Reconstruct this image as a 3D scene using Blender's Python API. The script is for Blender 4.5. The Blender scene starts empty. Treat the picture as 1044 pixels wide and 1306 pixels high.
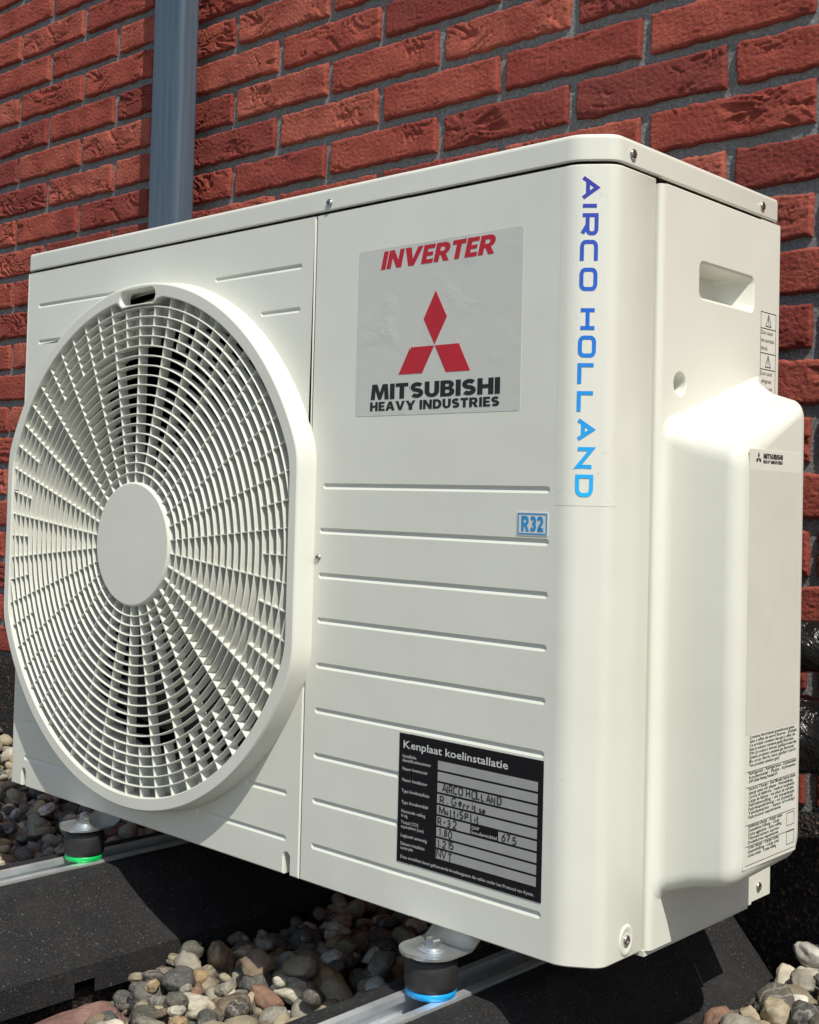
import bpy, bmesh, math, random
import numpy as np
from mathutils import Vector, Matrix, noise
from mathutils.geometry import tessellate_polygon

scene = bpy.context.scene
COL = scene.collection
PI = math.pi
cos, sin = math.cos, math.sin

# ------------------------------------------------------------------ camera
# right / down / forward axes and position solved from the photograph
CAM_R = ((0.7323027276609837, 0.6805187549867515, 0.025038753394781278),
         (-0.002192364146553466, 0.03912455914735506, -0.9992319362445206),
         (-0.6809757033842925, 0.7316853784126115, 0.03014296630163177))
CAM_C = (0.5274763196517379, -0.7729118597032395, 0.3495056715498923)
CAM_F = 1578.013 / 1306.0            # focal length in picture heights
PP_Y = 588.7257 / 1306.0             # principal point, in picture heights
cam = bpy.data.cameras.new('camera')
cam.sensor_fit = 'VERTICAL'
cam.sensor_height = 24.0
cam.lens = CAM_F * 24.0
cam.shift_y = PP_Y - 0.5
cam.clip_start = 0.01
cam.clip_end = 500
cam_ob = bpy.data.objects.new('camera', cam)
COL.objects.link(cam_ob)
r, d, f = [Vector(v) for v in CAM_R]
m = Matrix.Identity(4)
for i in range(3):
    m[i][0] = r[i]; m[i][1] = -d[i]; m[i][2] = -f[i]; m[i][3] = CAM_C[i]
cam_ob.matrix_world = m
scene.camera = cam_ob

# ------------------------------------------------------------------ sky, sun, exposure
SUN = Vector((0.0425, -0.022, 0.066)).normalized()
elev = math.asin(SUN.z)
world = bpy.data.worlds.new('World')
scene.world = world
world.use_nodes = True
wn = world.node_tree
bg = wn.nodes['Background']
sky = wn.nodes.new('ShaderNodeTexSky')
sky.sky_type = 'NISHITA'
sky.sun_disc = False
sky.sun_elevation = elev
sky.sun_rotation = math.atan2(SUN.x, SUN.y)
wn.links.new(sky.outputs[0], bg.inputs[0])
bg.inputs[1].default_value = 0.115
sun = bpy.data.lights.new('sun', 'SUN')
sun.energy = 4.15
sun.angle = math.radians(0.53)
sun.color = (1.0, 0.995, 0.955)
sun_ob = bpy.data.objects.new('sun', sun)
COL.objects.link(sun_ob)
sun_ob.rotation_euler = (-SUN).to_track_quat('-Z', 'Y').to_euler()
sun_ob.location = SUN * 6
scene.view_settings.view_transform = 'Standard'
scene.view_settings.look = 'None'
scene.view_settings.gamma = 1.0
scene.view_settings.use_curve_mapping = False
scene.view_settings.exposure = 0.0
scene.view_settings.use_white_balance = True
scene.view_settings.white_balance_temperature = 7100
scene.view_settings.white_balance_tint = 8
scene.render.engine = 'CYCLES'
scene.cycles.max_bounces = 8
scene.cycles.diffuse_bounces = 3
scene.cycles.use_denoising = True

# ------------------------------------------------------------------ node helpers
def mat(name, color=(0.8, 0.8, 0.8), rough=0.5, metal=0.0, spec=0.5):
    m = bpy.data.materials.new(name)
    m.use_nodes = True
    b = m.node_tree.nodes['Principled BSDF']
    b.inputs['Base Color'].default_value = (*color, 1)
    b.inputs['Roughness'].default_value = rough
    b.inputs['Metallic'].default_value = metal
    b.inputs['Specular IOR Level'].default_value = spec
    return m, m.node_tree, b

def node(nt, kind, **kw):
    n = nt.nodes.new(kind)
    for k, v in kw.items():
        if k in n.inputs:
            n.inputs[k].default_value = v
        else:
            setattr(n, k, v)
    return n

def ramp(nt, stops, fac=None, interp='LINEAR'):
    n = nt.nodes.new('ShaderNodeValToRGB')
    e = n.color_ramp.elements
    n.color_ramp.interpolation = interp
    while len(e) > 1:
        e.remove(e[-1])
    e[0].position = stops[0][0]; e[0].color = (*stops[0][1], 1)
    for p, c in stops[1:]:
        x = e.new(p); x.color = (*c, 1)
    if fac is not None:
        nt.links.new(fac, n.inputs[0])
    return n

def noise_tex(nt, vec, scale, detail=4, rough=0.55, dist=0.0):
    n = nt.nodes.new('ShaderNodeTexNoise')
    n.inputs['Scale'].default_value = scale
    n.inputs['Detail'].default_value = detail
    n.inputs['Roughness'].default_value = rough
    n.inputs['Distortion'].default_value = dist
    if vec is not None:
        nt.links.new(vec, n.inputs['Vector'])
    return n

def bump(nt, bsdf, height, strength, dist, chain=None):
    n = nt.nodes.new('ShaderNodeBump')
    n.inputs['Strength'].default_value = strength
    n.inputs['Distance'].default_value = dist
    nt.links.new(height, n.inputs['Height'])
    if chain is not None:
        nt.links.new(chain.outputs[0], n.inputs['Normal'])
    nt.links.new(n.outputs[0], bsdf.inputs['Normal'])
    return n

def objcoord(nt):
    return nt.nodes.new('ShaderNodeTexCoord').outputs['Object']

def mathn(nt, op, a, b=None):
    n = nt.nodes.new('ShaderNodeMath'); n.operation = op
    for i, v in enumerate((a, b)):
        if v is None: continue
        if isinstance(v, (int, float)): n.inputs[i].default_value = v
        else: nt.links.new(v, n.inputs[i])
    return n.outputs[0]

def mixc(nt, fac, a, b):
    n = nt.nodes.new('ShaderNodeMix'); n.data_type = 'RGBA'
    if isinstance(fac, (int, float)): n.inputs[0].default_value = fac
    else: nt.links.new(fac, n.inputs[0])
    for i, v in ((6, a), (7, b)):
        if isinstance(v, tuple): n.inputs[i].default_value = (*v, 1)
        else: nt.links.new(v, n.inputs[i])
    return n.outputs[2]

M = {}
# cream powder coat
def paint(name, color, rough):
    m, nt, b = mat(name, color, rough)
    oc = objcoord(nt)
    n1 = noise_tex(nt, oc, 7, 3)
    n2 = noise_tex(nt, oc, 900, 2)
    n3 = noise_tex(nt, oc, 190, 3, 0.6)
    smudge = ramp(nt, [(0.30, (0.96, 0.955, 0.94)), (0.7, (1.02, 1.02, 1.02))], n1.outputs[0])
    spots = ramp(nt, [(0.70, (1, 1, 1)), (0.80, (0.80, 0.77, 0.70))], n3.outputs[0])
    mul = nt.nodes.new('ShaderNodeMix'); mul.data_type = 'RGBA'; mul.blend_type = 'MULTIPLY'
    mul.inputs[0].default_value = 1.0
    mul.inputs[6].default_value = (*color, 1)
    nt.links.new(smudge.outputs[0], mul.inputs[7])
    mul2 = nt.nodes.new('ShaderNodeMix'); mul2.data_type = 'RGBA'; mul2.blend_type = 'MULTIPLY'
    mul2.inputs[0].default_value = 0.6
    nt.links.new(mul.outputs[2], mul2.inputs[6]); nt.links.new(spots.outputs[0], mul2.inputs[7])
    nt.links.new(mul2.outputs[2], b.inputs['Base Color'])
    rr = nt.nodes.new('ShaderNodeMapRange')
    rr.inputs[3].default_value = rough - 0.06; rr.inputs[4].default_value = rough + 0.08
    nt.links.new(n1.outputs[0], rr.inputs[0]); nt.links.new(rr.outputs[0], b.inputs['Roughness'])
    rip = noise_tex(nt, oc, 9, 2)
    bump(nt, b, n2.outputs[0], 0.06, 0.0006, bump(nt, b, rip.outputs[0], 0.05, 0.02))
    return m
M['paint'] = paint('cream_paint', (0.745, 0.755, 0.695), 0.38)
M['plastic'] = paint('cream_plastic', (0.745, 0.755, 0.695), 0.44)
M['grille'] = paint('grille_plastic', (0.72, 0.728, 0.672), 0.45)

def simple(name, color, rough, metal=0.0, bscale=None, bstr=0.2, bdist=0.001, spec=0.5, vary=0.0, vscale=20):
    m, nt, b = mat(name, color, rough, metal, spec)
    oc = objcoord(nt)
    if vary:
        n = noise_tex(nt, oc, vscale, 5, 0.6)
        lo = tuple(c * (1 - vary) for c in color); hi = tuple(min(1, c * (1 + vary)) for c in color)
        rp = ramp(nt, [(0.3, lo), (0.7, hi)], n.outputs[0])
        nt.links.new(rp.outputs[0], b.inputs['Base Color'])
    if bscale:
        n = noise_tex(nt, oc, bscale, 3)
        bump(nt, b, n.outputs[0], bstr, bdist)
    return m
M['dark'] = simple('dark_interior', (0.012, 0.012, 0.013), 0.7, vary=0.3)
M['fan'] = simple('fan_plastic', (0.010, 0.010, 0.011), 0.45, vary=0.2)
M['motor'] = simple('motor_metal', (0.03, 0.03, 0.032), 0.6, 0.0, vary=0.2)
M['fin'] = simple('coil_fin', (0.008, 0.008, 0.009), 0.7, 0.0, vary=0.3, vscale=60)
M['zinc'] = simple('zinc_plate', (0.70, 0.73, 0.76), 0.28, 0.88, 120, 0.2, 0.0008, vary=0.14, vscale=45)
M['screw'] = simple('screw_steel', (0.55, 0.54, 0.52), 0.25, 1.0, 300, 0.2, 0.0004, vary=0.2, vscale=200)
M['alu'] = simple('aluminium_rail', (0.74, 0.77, 0.79), 0.36, 0.68, 240, 0.15, 0.0004, vary=0.2, vscale=30)
M['damper'] = simple('damper_rubber', (0.022, 0.022, 0.024), 0.55, 0, 500, 0.2, 0.0006, vary=0.25, vscale=90)
M['black_print'] = simple('black_print', (0.012, 0.012, 0.014), 0.4, vary=0.1)
M['white_print'] = simple('white_print', (0.62, 0.63, 0.64), 0.5, vary=0.05)
M['ink'] = simple('pen_ink', (0.02, 0.02, 0.03), 0.5, vary=0.1)
M['field'] = simple('writing_field', (0.34, 0.345, 0.345), 0.45, vary=0.06, vscale=50)
M['plate'] = simple('nameplate_black', (0.007, 0.007, 0.010), 0.5, vary=0.15, spec=0.22)
M['red'] = simple('red_print', (0.52, 0.012, 0.03), 0.35, vary=0.08)
M['blue_label'] = simple('blue_print', (0.02, 0.28, 0.62), 0.4, vary=0.05)
M['label_paper'] = simple('label_paper', (0.70, 0.71, 0.70), 0.42, vary=0.03)
M['info_paper'] = simple('info_paper', (0.75, 0.757, 0.695), 0.45, vary=0.03)
M['green'] = simple('green_ring', (0.0, 0.55, 0.13), 0.35, vary=0.08)
M['blue'] = simple('blue_ring', (0.0, 0.36, 0.80), 0.35, vary=0.08)

# silver logo foil with small wrinkles
m, nt, b = mat('silver_foil', (0.60, 0.603, 0.575), 0.33, 0.0)
oc = objcoord(nt)
w1 = noise_tex(nt, oc, 26, 3, 0.5, 1.2)
w2 = noise_tex(nt, oc, 140, 3, 0.6, 0.8)
mask = ramp(nt, [(0.55, (0, 0, 0)), (0.68, (1, 1, 1))], noise_tex(nt, oc, 17, 2).outputs[0])
bump(nt, b, mathn(nt, 'MULTIPLY', w2.outputs[0], mask.outputs[0]), 0.35, 0.0016,
     bump(nt, b, w1.outputs[0], 0.10, 0.003))
M['foil'] = m

# clear sticker film with dusty edges
m, nt, b = mat('clear_film', (0.735, 0.742, 0.682), 0.37)
oc = objcoord(nt)
sp = noise_tex(nt, oc, 160, 4, 0.65)
st = noise_tex(nt, oc, 22, 3)
dirt = mathn(nt, 'MULTIPLY', ramp(nt, [(0.60, (0, 0, 0)), (0.72, (1, 1, 1))], sp.outputs[0]).outputs[0],
             ramp(nt, [(0.45, (0, 0, 0)), (0.65, (1, 1, 1))], st.outputs[0]).outputs[0])
nt.links.new(mixc(nt, mathn(nt, 'MULTIPLY', dirt, 0.7), (0.735, 0.742, 0.682), (0.50, 0.48, 0.42)), b.inputs['Base Color'])
bump(nt, b, st.outputs[0], 0.06, 0.002)
M['film'] = m

# gradient lettering (print colour changes from indigo to cyan down the text)
m, nt, b = mat('gradient_print', (0.03, 0.1, 0.6), 0.3)
sx = nt.nodes.new('ShaderNodeSeparateXYZ'); nt.links.new(objcoord(nt), sx.inputs[0])
mr = nt.nodes.new('ShaderNodeMapRange')
mr.inputs[1].default_value = 0.605; mr.inputs[2].default_value = 0.35
nt.links.new(sx.outputs[2], mr.inputs[0])
rp = ramp(nt, [(0.0, (0.045, 0.035, 0.36)), (0.45, (0.004, 0.14, 0.66)), (1.0, (0.0, 0.48, 0.98))], mr.outputs[0])
nt.links.new(rp.outputs[0], b.inputs['Base Color'])
M['gradient'] = m

# recycled rubber granulate
m, nt, b = mat('granulate_rubber', (0.02, 0.02, 0.022), 0.85, spec=0.25)
oc = objcoord(nt)
v = nt.nodes.new('ShaderNodeTexVoronoi'); v.inputs['Scale'].default_value = 900
nt.links.new(oc, v.inputs['Vector'])
sepc = nt.nodes.new('ShaderNodeSeparateColor'); nt.links.new(v.outputs['Color'], sepc.inputs[0])
speck = ramp(nt, [(0.0, (0.016, 0.016, 0.018)), (0.70, (0.026, 0.025, 0.026)), (0.90, (0.045, 0.042, 0.042)),
                  (0.97, (0.05, 0.030, 0.027)), (0.992, (0.12, 0.115, 0.11))], sepc.outputs[0], 'CONSTANT')
dust = ramp(nt, [(0.48, (0, 0, 0)), (0.75, (1, 1, 1))], noise_tex(nt, oc, 14, 5, 0.65).outputs[0])
nt.links.new(mixc(nt, mathn(nt, 'MULTIPLY', dust.outputs[0], 0.30), speck.outputs[0], (0.065, 0.062, 0.060)), b.inputs['Base Color'])
bump(nt, b, noise_tex(nt, oc, 700, 4).outputs[0], 0.8, 0.0016)
M['rubber'] = m

# bricks
m, nt, b = mat('red_brick', (0.38, 0.075, 0.045), 0.9, spec=0.2)
oc = objcoord(nt)
oi = nt.nodes.new('ShaderNodeObjectInfo'); ge = nt.nodes.new('ShaderNodeNewGeometry')
rnd = mathn(nt, 'FRACT', mathn(nt, 'ADD', oi.outputs['Random'], ge.outputs['Random Per Island']))
base = ramp(nt, [(0.0, (0.22, 0.050, 0.042)), (0.25, (0.33, 0.072, 0.054)), (0.7, (0.385, 0.090, 0.064)), (1.0, (0.45, 0.125, 0.088))], rnd)
off = nt.nodes.new('ShaderNodeVectorMath'); off.operation = 'ADD'
cmb = nt.nodes.new('ShaderNodeCombineXYZ')
for i in range(3): nt.links.new(mathn(nt, 'MULTIPLY', rnd, 7.0 + 3 * i), cmb.inputs[i])
nt.links.new(oc, off.inputs[0]); nt.links.new(cmb.outputs[0], off.inputs[1])
big = noise_tex(nt, off.outputs[0], 16, 5, 0.6)
fine = noise_tex(nt, off.outputs[0], 330, 4, 0.7)
mid = noise_tex(nt, off.outputs[0], 90, 4, 0.6)
c1 = mixc(nt, ramp(nt, [(0.40, (0, 0, 0)), (0.72, (1, 1, 1))], big.outputs[0]).outputs[0], base.outputs[0], (0.23, 0.042, 0.034))
c2 = mixc(nt, mathn(nt, 'MULTIPLY', ramp(nt, [(0.58, (0, 0, 0)), (0.78, (1, 1, 1))], fine.outputs[0]).outputs[0], 0.4), c1, (0.44, 0.15, 0.105))
c3 = mixc(nt, mathn(nt, 'MULTIPLY', ramp(nt, [(0.66, (0, 0, 0)), (0.74, (1, 1, 1))], mid.outputs[0]).outputs[0], 0.35), c2, (0.36, 0.23, 0.20))
nt.links.new(c3, b.inputs['Base Color'])
b1 = bump(nt, b, mid.outputs[0], 0.5, 0.0025)
bump(nt, b, fine.outputs[0], 1.0, 0.0020, b1)
M['brick'] = m

# mortar
m, nt, b = mat('grey_mortar', (0.15, 0.15, 0.15), 0.95, spec=0.2)
oc = objcoord(nt)
n1 = noise_tex(nt, oc, 260, 5, 0.7); n2 = noise_tex(nt, oc, 30, 4)
rp = ramp(nt, [(0.25, (0.085, 0.092, 0.098)), (0.5, (0.205, 0.218, 0.226)), (0.75, (0.44, 0.45, 0.45))], n1.outputs[0])
nt.links.new(mixc(nt, mathn(nt, 'MULTIPLY', n2.outputs[0], 0.4), rp.outputs[0], (0.25, 0.252, 0.25)), b.inputs['Base Color'])
bump(nt, b, n1.outputs[0], 1.0, 0.003, bump(nt, b, n2.outputs[0], 0.6, 0.006))
M['mortar'] = m

# bitumen felt with mineral granules
m, nt, b = mat('bitumen_felt', (0.02, 0.019, 0.019), 0.9, spec=0.3)
oc = objcoord(nt)
v = nt.nodes.new('ShaderNodeTexVoronoi'); v.inputs['Scale'].default_value = 300
nt.links.new(oc, v.inputs['Vector'])
sepc = nt.nodes.new('ShaderNodeSeparateColor'); nt.links.new(v.outputs['Color'], sepc.inputs[0])
rp = ramp(nt, [(0.0, (0.012, 0.011, 0.011)), (0.6, (0.022, 0.02, 0.02)), (0.85, (0.05, 0.03, 0.025)), (0.96, (0.09, 0.06, 0.05))], sepc.outputs[0], 'CONSTANT')
nt.links.new(rp.outputs[0], b.inputs['Base Color'])
bump(nt, b, v.outputs['Distance'], 1.0, 0.004)
M['felt'] = m

# pebbles
m, nt, b = mat('river_pebble', (0.2, 0.19, 0.17), 0.75, spec=0.35)
oc = objcoord(nt)
oi = nt.nodes.new('ShaderNodeObjectInfo'); ge = nt.nodes.new('ShaderNodeNewGeometry')
rnd = mathn(nt, 'FRACT', mathn(nt, 'ADD', oi.outputs['Random'], ge.outputs['Random Per Island']))
r2 = mathn(nt, 'FRACT', mathn(nt, 'MULTIPLY', rnd, 17.3))
base = ramp(nt, [(0.0, (0.10, 0.092, 0.078)), (0.14, (0.25, 0.215, 0.155)), (0.26, (0.13, 0.124, 0.112)), (0.37, (0.38, 0.32, 0.225)),
                 (0.48, (0.27, 0.25, 0.21)), (0.58, (0.17, 0.13, 0.092)), (0.68, (0.50, 0.46, 0.38)), (0.78, (0.085, 0.083, 0.078)),
                 (0.89, (0.34, 0.24, 0.135)), (0.93, (0.60, 0.58, 0.53)), (0.98, (0.20, 0.115, 0.085))], rnd, 'CONSTANT')
off = nt.nodes.new('ShaderNodeVectorMath'); off.operation = 'ADD'
cmb = nt.nodes.new('ShaderNodeCombineXYZ')
for i in range(3): nt.links.new(mathn(nt, 'MULTIPLY', rnd, 11.0 + 5 * i), cmb.inputs[i])
nt.links.new(oc, off.inputs[0]); nt.links.new(cmb.outputs[0], off.inputs[1])
n1 = noise_tex(nt, off.outputs[0], 38, 5, 0.62, 0.6)
n2 = noise_tex(nt, off.outputs[0], 300, 5, 0.72)
wv = nt.nodes.new('ShaderNodeTexWave'); wv.inputs['Scale'].default_value = 26; wv.inputs['Distortion'].default_value = 9
wv.inputs['Detail'].default_value = 3; wv.inputs['Detail Scale'].default_value = 2.0
nt.links.new(off.outputs[0], wv.inputs['Vector'])
dk = nt.nodes.new('ShaderNodeMix'); dk.data_type = 'RGBA'; dk.blend_type = 'MULTIPLY'; dk.inputs[0].default_value = 1
rp = ramp(nt, [(0.25, (0.45, 0.44, 0.43)), (0.48, (0.95, 0.95, 0.95)), (0.75, (1.5, 1.46, 1.38))], n1.outputs[0])
nt.links.new(base.outputs[0], dk.inputs[6]); nt.links.new(rp.outputs[0], dk.inputs[7])
vein = mathn(nt, 'MULTIPLY', ramp(nt, [(0.86, (0, 0, 0)), (0.97, (1, 1, 1))], wv.outputs[0]).outputs[0],
             ramp(nt, [(0.72, (0, 0, 0)), (0.76, (1, 1, 1))], r2).outputs[0])
c = mixc(nt, mathn(nt, 'MULTIPLY', vein, 0.38), dk.outputs[2], (0.46, 0.45, 0.41))
c = mixc(nt, mathn(nt, 'MULTIPLY', ramp(nt, [(0.56, (0, 0, 0)), (0.70, (1, 1, 1))], n2.outputs[0]).outputs[0], 0.6), c, (0.44, 0.42, 0.37))
nt.links.new(c, b.inputs['Base Color'])
bump(nt, b, n2.outputs[0], 0.7, 0.0014, bump(nt, b, n1.outputs[0], 0.45, 0.004))
M['pebble'] = m

# pink stone
m, nt, b = mat('pink_stone', (0.34, 0.16, 0.14), 0.8, spec=0.3)
oc = objcoord(nt)
n1 = noise_tex(nt, oc, 25, 6, 0.65); n2 = noise_tex(nt, oc, 220, 4, 0.7)
rp = ramp(nt, [(0.3, (0.13, 0.062, 0.055)), (0.5, (0.22, 0.115, 0.10)), (0.72, (0.36, 0.23, 0.20))], n1.outputs[0])
nt.links.new(mixc(nt, mathn(nt, 'MULTIPLY', n2.outputs[0], 0.35), rp.outputs[0], (0.32, 0.20, 0.17)), b.inputs['Base Color'])
bump(nt, b, n2.outputs[0], 0.9, 0.004)
M['pink'] = m

# ground under the loose pebbles
m, nt, b = mat('gravel_ground', (0.1, 0.095, 0.085), 0.9)
oc = objcoord(nt)
v = nt.nodes.new('ShaderNodeTexVoronoi'); v.inputs['Scale'].default_value = 28
nt.links.new(oc, v.inputs['Vector'])
sepc = nt.nodes.new('ShaderNodeSeparateColor'); nt.links.new(v.outputs['Color'], sepc.inputs[0])
rp = ramp(nt, [(0.0, (0.06, 0.06, 0.058)), (0.4, (0.13, 0.12, 0.10)), (0.7, (0.20, 0.19, 0.165)), (1.0, (0.34, 0.32, 0.28))], sepc.outputs[0])
nt.links.new(rp.outputs[0], b.inputs['Base Color'])
bump(nt, b, v.outputs['Distance'], 1.0, 0.03)
M['ground'] = m

# downpipe
m, nt, b = mat('slate_blue_coating', (0.085, 0.115, 0.16), 0.27, 0.0, 0.5)
oc = objcoord(nt)
mp = nt.nodes.new('ShaderNodeMapping'); mp.inputs['Scale'].default_value = (1, 1, 0.04)
nt.links.new(oc, mp.inputs[0])
n1 = noise_tex(nt, mp.outputs[0], 120, 3)
rp = ramp(nt, [(0.35, (0.068, 0.098, 0.140)), (0.65, (0.092, 0.124, 0.165))], n1.outputs[0])
nt.links.new(rp.outputs[0], b.inputs['Base Color'])
bump(nt, b, n1.outputs[0], 0.08, 0.002)
M['pipe'] = m

# black wrapping tape
m, nt, b = mat('black_tape', (0.008, 0.008, 0.009), 0.22)
oc = objcoord(nt)
n1 = noise_tex(nt, oc, 55, 4, 0.6, 1.5)
bump(nt, b, n1.outputs[0], 0.6, 0.008)
M['tape'] = m

# ------------------------------------------------------------------ mesh helpers
class MB:
    def __init__(self):
        self.v = []; self.f = []; self.s = []
    def add(self, vs, fs, smooth=False):
        o = len(self.v)
        self.v += [tuple(p) for p in vs]
        self.f += [tuple(i + o for i in f) for f in fs]
        self.s += [smooth] * len(fs)
        return self
    def box(self, x0, x1, y0, y1, z0, z1):
        vs = [(x, y, z) for x in (x0, x1) for y in (y0, y1) for z in (z0, z1)]
        return self.add(vs, [(0, 1, 3, 2), (4, 6, 7, 5), (0, 4, 5, 1), (2, 3, 7, 6), (0, 2, 6, 4), (1, 5, 7, 3)])
    def strip(self, a, b, closed=True, smooth=False, flip=False):
        n = len(a)
        fs = []
        for i in range(n if closed else n - 1):
            j = (i + 1) % n
            q = (i, j, n + j, n + i)
            fs.append(q[::-1] if flip else q)
        return self.add(list(a) + list(b), fs, smooth)
    def loft(self, loops, closed=True, smooth=True, flip=False):
        n = len(loops[0]); vs = [p for l in loops for p in l]; fs = []
        for k in range(len(loops) - 1):
            for i in range(n if closed else n - 1):
                j = (i + 1) % n
                q = (k * n + i, k * n + j, (k + 1) * n + j, (k + 1) * n + i)
                fs.append(q[::-1] if flip else q)
        return self.add(vs, fs, smooth)
    def fill(self, loops, normal, smooth=False):
        vs = [Vector(p) for l in loops for p in l]
        tris = tessellate_polygon([[Vector(p) for p in l] for l in loops])
        N = Vector(normal); fs = []
        for t in tris:
            a, b_, c = (vs[i] for i in t)
            nn = (b_ - a).cross(c - a)
            if nn.length < 1e-14: continue
            fs.append(tuple(t) if nn.dot(N) > 0 else tuple(t)[::-1])
        return self.add(vs, fs, smooth)
    def build(self, name, material, parent=None, xf=None):
        me = bpy.data.meshes.new(name)
        vs = self.v if xf is None else [tuple(xf @ Vector(p)) for p in self.v]
        me.from_pydata(vs, [], self.f)
        me.polygons.foreach_set('use_smooth', self.s)
        me.update()
        if material is not None: me.materials.append(material)
        return link(name, me, parent)

def link(name, me, parent=None):
    o = bpy.data.objects.new(name, me)
    COL.objects.link(o)
    if parent is not None: o.parent = parent
    return o

def empty(name, loc=(0, 0, 0)):
    o = bpy.data.objects.new(name, None)
    o.location = loc; o.empty_display_size = 0.1
    COL.objects.link(o)
    return o

def tag(o, label=None, cat=None, group=None, kind=None):
    if label: o['label'] = label
    if cat: o['category'] = cat
    if group: o['group'] = group
    if kind: o['kind'] = kind
    return o

def circ(n, r, cx=0, cy=0, a0=0.0):
    return [(cx + r * cos(a0 + 2 * PI * i / n), cy + r * sin(a0 + 2 * PI * i / n)) for i in range(n)]

def stadium(x0, x1, z, h, n=5):
    r_ = h / 2
    p = [(x1 - r_ + r_ * sin(PI * i / n), z + r_ * cos(PI * i / n)) for i in range(n + 1)]
    p += [(x0 + r_ - r_ * sin(PI * i / n), z - r_ * cos(PI * i / n)) for i in range(n + 1)]
    return p

def rrect(x0, x1, z0, z1, rad, n=4):
    p = []
    for cx, cz, a in ((x1 - rad, z1 - rad, 0), (x0 + rad, z1 - rad, PI / 2), (x0 + rad, z0 + rad, PI), (x1 - rad, z0 + rad, 1.5 * PI)):
        p += [(cx + rad * cos(a + PI / 2 * i / n), cz + rad * sin(a + PI / 2 * i / n)) for i in range(n + 1)]
    return p

def F3(loop, y):                       # a loop drawn on the front plane (x, z) at depth y
    return [(p[0], y, p[1]) for p in loop]
def S3(loop, x):                       # a loop drawn on the side plane (y, z) at x
    return [(x, p[0], p[1]) for p in loop]

def inset(loop, dist):                 # shrink a closed loop by dist
    n = len(loop)
    A = sum(loop[i][0] * loop[(i + 1) % n][1] - loop[(i + 1) % n][0] * loop[i][1] for i in range(n))
    s = 1 if A > 0 else -1
    out = []
    for i in range(n):
        p0 = Vector(loop[i - 1]); p = Vector(loop[i]); p1 = Vector(loop[(i + 1) % n])
        e0 = (p - p0); e1 = (p1 - p)
        if e0.length < 1e-9: e0 = e1
        if e1.length < 1e-9: e1 = e0
        e0.normalize(); e1.normalize()
        n0 = Vector((-e0.y, e0.x)) * s; n1 = Vector((-e1.y, e1.x)) * s
        b_ = n0 + n1
        if b_.length < 1e-6: b_ = n0
        b_.normalize()
        k = dist / max(0.35, b_.dot(n0))
        out.append((p.x + b_.x * k, p.y + b_.y * k))
    return out

def tube(mb, pts, rad, n=16, smooth=True, caps=True):
    loops = []
    up = Vector((0, 0, 1))
    for i, p in enumerate(pts):
        p = Vector(p)
        a = Vector(pts[max(i - 1, 0)]); c = Vector(pts[min(i + 1, len(pts) - 1)])
        t = (c - a).normalized()
        s = t.cross(up)
        if s.length < 1e-4: s = Vector((1, 0, 0))
        s.normalize(); u = s.cross(t)
        rr_ = rad[i] if isinstance(rad, (list, tuple)) else rad
        loops.append([tuple(p + s * rr_ * cos(2 * PI * k / n) + u * rr_ * sin(2 * PI * k / n)) for k in range(n)])
    mb.loft(loops, True, smooth)
    if caps:
        mb.add(loops[0], [tuple(range(n))[::-1]]); mb.add(loops[-1], [tuple(range(n))])
    return mb

def lathe(mb, prof, n=32, smooth=True, cx=0, cy=0):
    loops = [[(cx + r_ * cos(2 * PI * k / n), cy + r_ * sin(2 * PI * k / n), z) for k in range(n)] for r_, z in prof]
    return mb.loft(loops, True, smooth)

# ------------------------------------------------------------------ lettering
def arc(cx, cy, rx, ry, a0, a1, n=8):
    return [(cx + rx * cos(math.radians(a0 + (a1 - a0) * i / n)), cy + ry * sin(math.radians(a0 + (a1 - a0) * i / n))) for i in range(n + 1)]

def rloop(x0, y0, x1, y1, r_):
    return arc(x1 - r_, y1 - r_, r_, r_, 0, 90, 4) + arc(x0 + r_, y1 - r_, r_, r_, 90, 180, 4) + arc(x0 + r_, y0 + r_, r_, r_, 180, 270, 4) + arc(x1 - r_, y0 + r_, r_, r_, 270, 360, 4)

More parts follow.
